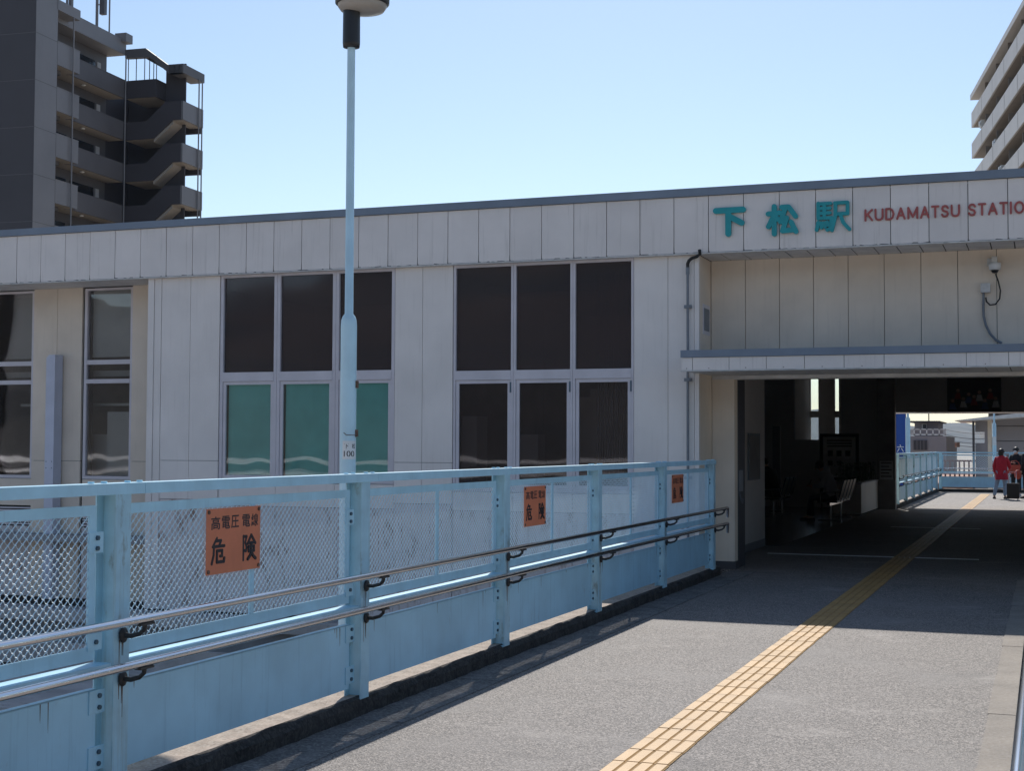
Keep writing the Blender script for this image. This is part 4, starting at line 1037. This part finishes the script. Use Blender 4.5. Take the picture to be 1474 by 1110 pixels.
person('person seated in a grey hooded top bent over a phone, nearest the walkway', (-4.28, 31.1, 0), math.pi/2+.1, SIT, m_greyc, m_blkc, m_shoe, 1.0, hood=True)
person('person seated in dark clothes deeper in the waiting room', (-5.78, 32.4, 0), math.pi/2-.5, SIT, m_blkc, m_blkc, m_shoe, 1.03)
for (lx, ly, lab) in ((-4.76, 31.15, 'phone held by the person in the grey hooded top'), (-6.1, 32.8, 'phone held by the seated person deeper in the waiting room')):
    ph = MB(); ph.obox((lx-.03, ly-.035, .77), (0,.07,0), (.05,0,.12), (.008,0,-.003)); o = part('phone', ph, m_black); tag(o, lab, 'phone')

# ------------------------------------------------------------------ left apartment tower
U = Vector((-.081,.997,0)).normalized(); V_ = Vector((U.y,-U.x,0)); A = Vector((-53.1,65.03,0))
def LP(u, v, z): return A+U*u+V_*v+Vector((0,0,z))
class TB(MB):
    def lb(s, u0, u1, v0, v1, z0, z1, m=0): return s.obox(LP(u0, v0, z0), U*(u1-u0), V_*(v1-v0), (0,0,z1-z0), m)
    def lp(s, pts, u0, u1, m=0): return s.prism([LP(u0, v, z) for v, z in pts], U*(u1-u0), m)
UW0 = 10.2
tw = thing('apartment_tower', 'dark grey apartment tower with zigzag outside stairs, upper left', 'apartment block', (A.x, A.y, -7))
mb = TB(); mb.lb(0, 2.15, -22, -.012, -7, 31.5); mb.lb(2.15, UW0, -18, -2.2, -7, 26.4); part('shaded_wall', mb, m_tdark, tw)
mb = TB(); mb.lb(.012, 2.1, -.012, .0, -7, 31)
part('pillar', mb, m_tgrey, tw)
mb = TB()
for k in range(13): mb.lb(.01, 2.11, -.02, .006, 30.2-2.69*k, 30.23-2.69*k); mb.lb(-.006, .0, -22, 0, 30.2-2.69*k, 30.23-2.69*k)
part('joint_line', mb, m_tmid, tw)
TOP0 = 24.8; FP = 2.69; UW = 10.89
mb = TB(); mb.lb(2.16, UW-.3, -2.2, -2.05, -7, 27); part('corridor_wall', mb, m_tmid, tw)
# roof edge above the corridor
mb = TB(); mb.lb(2.16, UW, -2.2, -.85, 26.45, 27.12); mb.lb(4.4, UW, -.92, -.84, 26.5, 27.4); part('roof_slab', mb, m_tgrey, tw)
mb = TB(); mb.lb(2.0, 4.4, -2.0, .0, 26.75, 27.35); part('roof_slab', mb, m_tgrey, tw)
mb = TB(); mb.lb(UW-.6, UW+.2, -1.3, -.5, 27.2, 27.75); part('roof_vent', mb, m_tgrey, tw)
for k in range(12):
    zt = TOP0-FP*k; zf = zt-1.15      # parapet top, slab underside
    mb = TB(); mb.lb(4.4, UW, -.95, -.85, zf, zt); mb.lb(4.4, UW, -.97, -.83, zt, zt+.04); part('parapet', mb, m_tmid, tw)
    mb = TB(); mb.lb(2.16, UW, -2.05, -.96, zf+.0, zf+.2); part('corridor_slab', mb, m_tsoff, tw)
    mb = TB(); mb.lb(2.13, 4.4, -.1, 0, zf-.12, zt+.08); mb.lb(4.3, 4.4, -.85, -.1, zf-.12, zt+.08); mb.lb(2.13, 4.42, -.12, .02, zt+.08, zt+.12); part('balcony_box', mb, m_tgrey, tw)
    mb = TB(); mb.lb(2.16, 4.3, -1.2, -.1, zf-.1, zf-.02); part('balcony_floor', mb, m_tsoff, tw)
    mb = TB(); mb.lb(2.5, 3.6, -1.0, -.75, zf-.35, zf-.1); part('balcony_beam', mb, m_tmid, tw)
    for (a, b_) in ((4.7, 6.2), (6.7, 9.2), (9.45, 9.85)):
        mb = TB(); mb.lb(a, b_, -2.05, -2.0, zf+.75 if a < 9.3 else zf+.3, zf+2.1)
        w_ = part('window', mb, m_twin if a < 9.3 else m_rt, tw)
    mb = TB(); mb.ball(LP(9.9, -1.9, zt+.12), .06, 8); mb.ball(LP(7, -1.4, zf-.04), (.16,.16,.05), 8); part('corridor_light', mb, m_white, tw)
    # stair wing: landing and flight
    if k > 0:
        mb = TB()
        mb.lp([(-.85, zf), (-.85, zt), (.72, zt+.02), (2.0, zt+1.17), (3.25, zt+1.17), (3.25, zt-.02), (2.55, zt-.02), (1.2, zf+.02)], UW, UW+.1)
        part('stair_parapet', mb, m_tdark, tw)
        mb = TB(); mb.lp([(1.18, zf+.0), (2.55, zt-.05), (2.55, zt-.25), (1.18, zf-.2)], UW+.1, UW+1.2); part('stair_flight', mb, m_tsoff, tw)
        mb = TB(); mb.lb(UW+.1, UW+2.65, 2.4, 3.15, zt-.06, zt+.12); part('stair_landing', mb, m_tsoff, tw)
        mb = TB(); mb.lb(UW, UW+2.65, 3.15, 3.27, zt-.02, zt+1.17); part('landing_parapet', mb, m_tgrey, tw)
        mb = TB(); mb.lb(UW+2.5, UW+2.65, 1.9, 3.15, zt-.4, zt+1.17); part('landing_parapet', mb, m_tdark, tw)
        mb = TB(); mb.lp([(1.18, zt+1.3), (2.7, zt-.1), (2.7, zt+.15), (1.18, zt+1.55)], UW+1.35, UW+2.5); part('stair_flight', mb, m_tsoff, tw)
        mb = TB(); mb.lb(UW+.1, UW+2.6, -.85, 1.2, zf-.0, zf+.16); part('stair_landing', mb, m_tsoff, tw)
    else:
        mb = TB(); mb.lb(UW, UW+.1, -.85, 1.35, zf, zt); mb.lb(UW+.1, UW+1.6, 1.25, 1.35, zf, zt); part('stair_parapet', mb, m_tdark, tw)
        mb = TB(); mb.lb(UW+.1, UW+2.6, -.85, 1.25, zf, zf+.16); part('stair_landing', mb, m_tsoff, tw)
    mb = TB(); mb.lb(UW-.4, UW, -2.0, -1.2, zf+1.0, zf+1.25); part('stair_beam', mb, m_tmid, tw)
mb = TB(); mb.lb(UW0, UW+2.9, -2.4, -2.2, -7, 24.5); mb.lb(UW+2.7, UW+2.9, -2.2, 1.4, -7, 24.5); part('rear_wall', mb, m_tdark, tw)
for k in range(1, 11):
    mb = TB(); zz = TOP0-FP*k+.1; mb.lb(UW+2.66, UW+2.69, .2, .9, zz, zz+1.1); part('landing_window', mb, m_lav, tw)
mb = TB(); mb.lb(UW+1.22, UW+1.34, 1.35, 2.75, -7, 26.0); part('stair_core_wall', mb, m_tdark, tw)
mb = TB(); mb.lp([(-.85, 26.25), (-.85, 26.8), (.6, 26.8), (2.2, 25.62), (3.2, 25.62), (3.2, 25.05), (2.3, 25.05), (.9, 26.2)], UW-.1, UW+.25)
mb.lp([(.3, 26.3), (.7, 26.3), (2.3, 25.25), (3.2, 25.25), (3.2, 25.15), (2.3, 25.15)], UW+.25, UW+2.7); mb.lb(UW-.1, UW+2.7, 2.3, 3.3, 25.05, 25.62)
part('stair_roof', mb, m_tmid, tw)
mb = TB()
for v in (-.72, -.15, .45, .8, 1.1, 1.3): mb.lb(UW+.05, UW+.09, v, v+.04, 24.8, 26.3)
part('screen_bars', mb, m_tdark, tw)
for (u_, v, za) in ((3.55, .12, -7), (UW-.15, -.75, -7), (UW+2.2, 3.42, -7), (UW+1.9, 3.35, -7)):
    mb = TB(); mb.tube([LP(u_, v, za), LP(u_, v, 26.7 if u_ < 9 else (26.4 if v < 0 else 25.1))], .045, 8); part('drain_pipe', mb, m_tgrey, tw)
an = thing('roof_antenna', 'mobile phone mast with panel antennas on the dark tower roof', 'antenna', tuple(LP(8.4, -1.2, 27)))
mb = TB(); mb.tube([LP(8.2,-1.3,26.9), LP(8.2,-1.3,33)], .09, 8); mb.tube([LP(9.3,-1.1,26.9), LP(9.3,-1.1,33)], .05, 8); mb.tube([LP(8.2,-1.3,29), LP(8.45,-1.1,29.0)], .04, 6); mb.tube([LP(8.2,-1.3,31), LP(8.45,-1.1,31.0)], .04, 6); part('mast', mb, m_tgrey, an)
mb = TB(); mb.lb(8.3, 8.6, -1.2, -.85, 28.4, 32.5); part('panel_antenna', mb, m_tmid, an)
mb = TB(); mb.tube([LP(3.6,-.4,27.3), LP(3.6,-.4,30)], .07, 6); mb.lb(3.9, 4.1, -.5, -.3, 27.3, 28.4); part('mast', mb, m_tgrey, an)

# ------------------------------------------------------------------ right apartment tower
a_ = .175; U2 = Vector((-math.sin(a_), math.cos(a_), 0)); V2 = Vector((U2.y,-U2.x,0)); B_ = Vector((-5.77,131.21,0))
rtw = thing('apartment_block', 'pale grey apartment block with long stacked balconies, upper right', 'apartment block', (B_.x, B_.y, -7))
class RB(MB):
    def lb(s, u0, u1, v0, v1, z0, z1, m=0): return s.obox(B_+U2*u0+V2*v0+Vector((0,0,z0)), U2*(u1-u0), V2*(v1-v0), (0,0,z1-z0), m)
mb = RB(); mb.lb(-60, -2.5, 2.1, 14, -7, 32.4); part('wall', mb, m_rtin, rtw)
mb = RB(); mb.lb(-60, .2, -.1, 14, 32.35, 32.8); part('roof_slab', mb, m_rt, rtw)
for k in range(14):
    zt = 31.23-2.75*k; u1 = .3 if k < 3 else -3
    mb = RB(); mb.lb(-60, u1, 0, .14, zt-1.33, zt); mb.lb(u1-.14, u1, .14, 2.1, zt-1.33, zt); part('balcony_parapet', mb, m_rt, rtw)
    mb = RB(); mb.lb(-60, u1-.15, .14, 2.1, zt-1.30, zt-1.12); part('balcony_slab', mb, m_rtin, rtw)
    for j in range(9):
        uu = -6-6*j
        mb = RB(); mb.lb(uu-.08, uu, .3, 2.08, zt-1.1, zt+1.2); part('partition', mb, m_rtin, rtw)
        mb = RB(); mb.lb(uu+.9, uu+3.6, 2.05, 2.09, zt-.9, zt+.9); part('window', mb, m_twin, rtw)
        mb = RB(); mb.lb(uu-.02, uu+.02, -.012, -.001, zt-1.3, zt-.05); part('joint', mb, m_rtin, rtw)
for (u_, z_) in ((-3.4, 29.4), (-11, 26.1), (-14, 23.4)):
    mb = RB(); mb.lb(u_-.4, u_+.4, .25, .55, z_-.3, z_+.3); p_ = B_+U2*u_+V2*.2+Vector((0,0,z_)); mb.tube([p_, p_-V2*.06], .24, 14); part('air_conditioner', mb, m_white, rtw)

# ------------------------------------------------------------------ things beyond the far guardrail
def bx(px0, px1, py0, py1, Y, dp, z_floor=None):
    x0 = XY(px0, Y, 620); x1 = XY(px1, Y, 620); zt = ZY((px0+px1)/2, py0, Y); zb = ZY((px0+px1)/2, py1, Y) if z_floor is None else z_floor
    return x0, x1, Y, Y+dp, zb, zt
hs = thing('house', 'grey two storey house with a fenced roof terrace beyond the far guardrail', 'house', (-8, 95, -7))
mb = MB(); mb.box(*bx(1300, 1362, 628, 0, 95, 9, -7)); part('wall', mb, m_house, hs)
mb = MB(); mb.box(*bx(1316.5, 1350, 608, 628, 96.5, 5)); part('upper_storey', mb, m_house, hs)
mb = MB(); mb.box(*bx(1307, 1352.5, 606, 608, 95.6, 7)); part('roof', mb, m_hdark, hs)
mb = MB(); mb.box(*bx(1327, 1334, 610, 617.5, 96.4, .1)); w_ = part('window', mb, m_white, hs)
mb = MB(); mb.box(*bx(1328.3, 1333, 611.2, 617, 96.3, .1)); part('pane', mb, m_hdark, w_)
mb = MB(); mb.box(*bx(1314, 1334, 634, 648, 94.9, .1)); part('shutter', mb, m_hdark, hs)
for k in range(4):
    mb = MB(); mb.box(*bx(1314.5+5*k, 1315+5*k, 634, 648, 94.85, .05)); part('shutter_rib', mb, m_house, hs)
mb = MB(); q = bx(1307, 1361, 617.5, 627, 95.05, .08); mb.box(*q[:4], q[5]-.06, q[5]); mb.box(*q[:4], q[4], q[4]+.1)
for k in range(7): xx = q[0]+(q[1]-q[0])*k/6; mb.box(xx-.04, xx+.04, q[2], q[3], q[4], q[5])
part('terrace_railing', mb, m_white, hs)
mb = MB()
for k in range(60): xx = q[0]+(q[1]-q[0])*k/60; mb.box(xx-.012, xx+.012, q[2]+.02, q[3]-.02, q[4], q[5])
part('balusters', mb, m_house, hs, kind='stuff')
mb = MB(); p_ = atY(1337, 606, 96.5); mb.tube([p_, p_+Vector((0,0,.55))], .04, 6); mb.tube([p_+Vector((-.25,0,.5)), p_+Vector((.1,0,.55))], .02, 5); part('aerial', mb, m_hdark, hs)
o = thing('shed', 'small rust brown shed roof beyond the grey house', 'shed', (-5, 110, -7))
mb = MB(); q = bx(1361, 1377, 637, 644, 110, 4); mb.box(*q); part('roof', mb, m_brown, o)
mb = MB(); mb.box(q[0]+.2, q[1]-.2, q[2]+.3, q[3]-.3, -7, q[4]-.01); part('wall', mb, m_house, o)
bs = thing('shop_sign', 'tall royal blue signboard with a white character at the left edge of the far opening', 'sign', (-6, 62, -7))
q = bx(1286, 1303, 560, 660, 62, .5, -7); mb = MB(); mb.box(*q); part('board', mb, m_banner, bs)
a = atY(1291, 651, 61.98); b_ = atY(1301, 640, 61.98)
part('lettering', text_mb('六', (a.x, 61.998, a.z), EX, EZ, b_.x-a.x, b_.z-a.z, .02, .01), m_white, bs)
p0 = XY(1306, 55); 
l2 = thing('street_lamp', 'pale blue lamp pole beside the royal blue signboard', 'street lamp', (p0, 55, -7))
mb = MB(); mb.lathe(p0, 55, [(.085,-7),(.085,ZY(1306,603,55)),(.04,ZY(1306,600,55)),(.035,5)], 14); part('pole', mb, m_pole, l2)
mb = MB(); mb.lathe(p0, 55, [(.09,5.0),(.25,5.1),(.25,5.2),(.0,5.3)], 14); part('lamp_head', mb, m_black, l2)
p1 = XY(1430, 54)
l3 = thing('street_lamp', 'pale blue stepped lamp pole standing behind the far guardrail near the red coat', 'street lamp', (p1, 54, -7))
mb = MB(); mb.lathe(p1, 54, [(.0675,-7),(.0675,ZY(1430,611,54)),(.034,ZY(1430,608,54)),(.033,5)], 14); part('pole', mb, m_pole, l3)
mb = MB(); mb.lathe(p1, 54, [(.07,5.0),(.25,5.1),(.25,5.2),(.0,5.3)], 14); part('lamp_head', mb, m_black, l3)
mb = MB(); z_ = ZY(1430, 641, 54); mb.box(p1-.07, p1+.07, 53.9, 53.95, z_, z_+.3); part('number_plate', mb, m_white, l3)
sh = thing('stair_shelter', 'grey stair building with a tapering canopy roof beyond the far guardrail', 'building', (0, 62, -7))
mb = MB(); zt = ZY(1400, 605, 62); xa = XY(1372, 60); mb.prism([(xa, 60, ZY(1372, 605.6, 60)), (8, 60, ZY(1474, 592, 60)+1.0), (8, 60, ZY(1474, 599, 60)+.55), (XY(1400, 60), 60, ZY(1400, 605.5, 60))], (0, 6, 0)); part('canopy_roof', mb, m_soffit, sh)
q = bx(1399.5, 1402.5, 603, 0, 61, .3, -7); mb = MB(); mb.box(*q); part('column', mb, m_hdark, sh)
x0, x1 = XY(1402.6, 61.4), XY(1420.5, 61.4); zwb, zwt = ZY(1410, 638, 61.4), ZY(1410, 622, 61.4); xw = XY(1416, 61.4)
mb = MB(); mb.box(x0, x1, 61.4, 61.6, -7, zwb); mb.box(x0, x1, 61.4, 61.6, zwt, ZY(1410, 606, 61.4)); mb.box(xw, x1, 61.4, 61.6, zwb, zwt); part('side_wall', mb, m_house, sh)
mb = MB(); mb.box(x1, XY(1426, 61.4), 61.35, 61.7, -7, ZY(1423, 604, 61.4)); part('pale_pier', mb, m_wallrec, sh)
mb = MB(); mb.box(XY(1427, 62), 8, 62.2, 64, -7, ZY(1450, 600, 62.2)); part('panel_wall', mb, m_house, sh)
mb = MB()
for k in range(5): mb.box(XY(1427, 62), 8, 62.185, 62.199, .6+.62*k, .63+.62*k)
part('joint', mb, m_hdark, sh)
tr = thing('terrace', 'brown paved terrace with a brown picket railing seen through the far guardrail', 'terrace', (-4, 66, -7))
mb = MB(); mb.box(-9, 9, 64.5, 90, -.3, .02); part('paving', mb, m_brown, tr)
mb = MB()
for k in range(80): mb.box(-8+.2*k, -7.93+.2*k, 66, 66.06, .02, .95)
mb.box(-8, 8, 65.98, 66.08, .95, 1.03); part('picket_railing', mb, m_brown, tr, kind='stuff')
for k, (py_, sag) in enumerate(((616, 1.2), (623, 1.4), (630, 1.3), (634, 1.5))):
    p_ = atY(1345, py_-3, 140); q_ = atY(1440, py_+6, 120)
    mb = MB(); mb.tube([p_.lerp(q_, i/12)-Vector((0,0,sag*4*(i/12)*(1-i/12)*.3)) for i in range(13)], .035, 5)
    o = part('power_line', mb, m_hdark); tag(o, ('topmost', 'second highest', 'third highest', 'lowest')[k]+' power line crossing the sky in the far opening', 'power line', 'power lines beyond the far opening')

# ------------------------------------------------------------------ air
hz = MB(); hz.box(-4000, 4000, -4000, 4000, -8.2, 130)
mh = bpy.data.materials.new('haze'); mh.use_nodes = True; mh.node_tree.nodes.clear()
vo_ = mh.node_tree.nodes.new('ShaderNodeVolumePrincipled'); mo = mh.node_tree.nodes.new('ShaderNodeOutputMaterial')
vo_.inputs['Color'].default_value = (.62, .80, 1, 1); vo_.inputs['Density'].default_value = .00011; vo_.inputs['Anisotropy'].default_value = 0
mh.node_tree.links.new(vo_.outputs[0], mo.inputs['Volume'])
part('haze', hz, mh, None, kind='stuff')
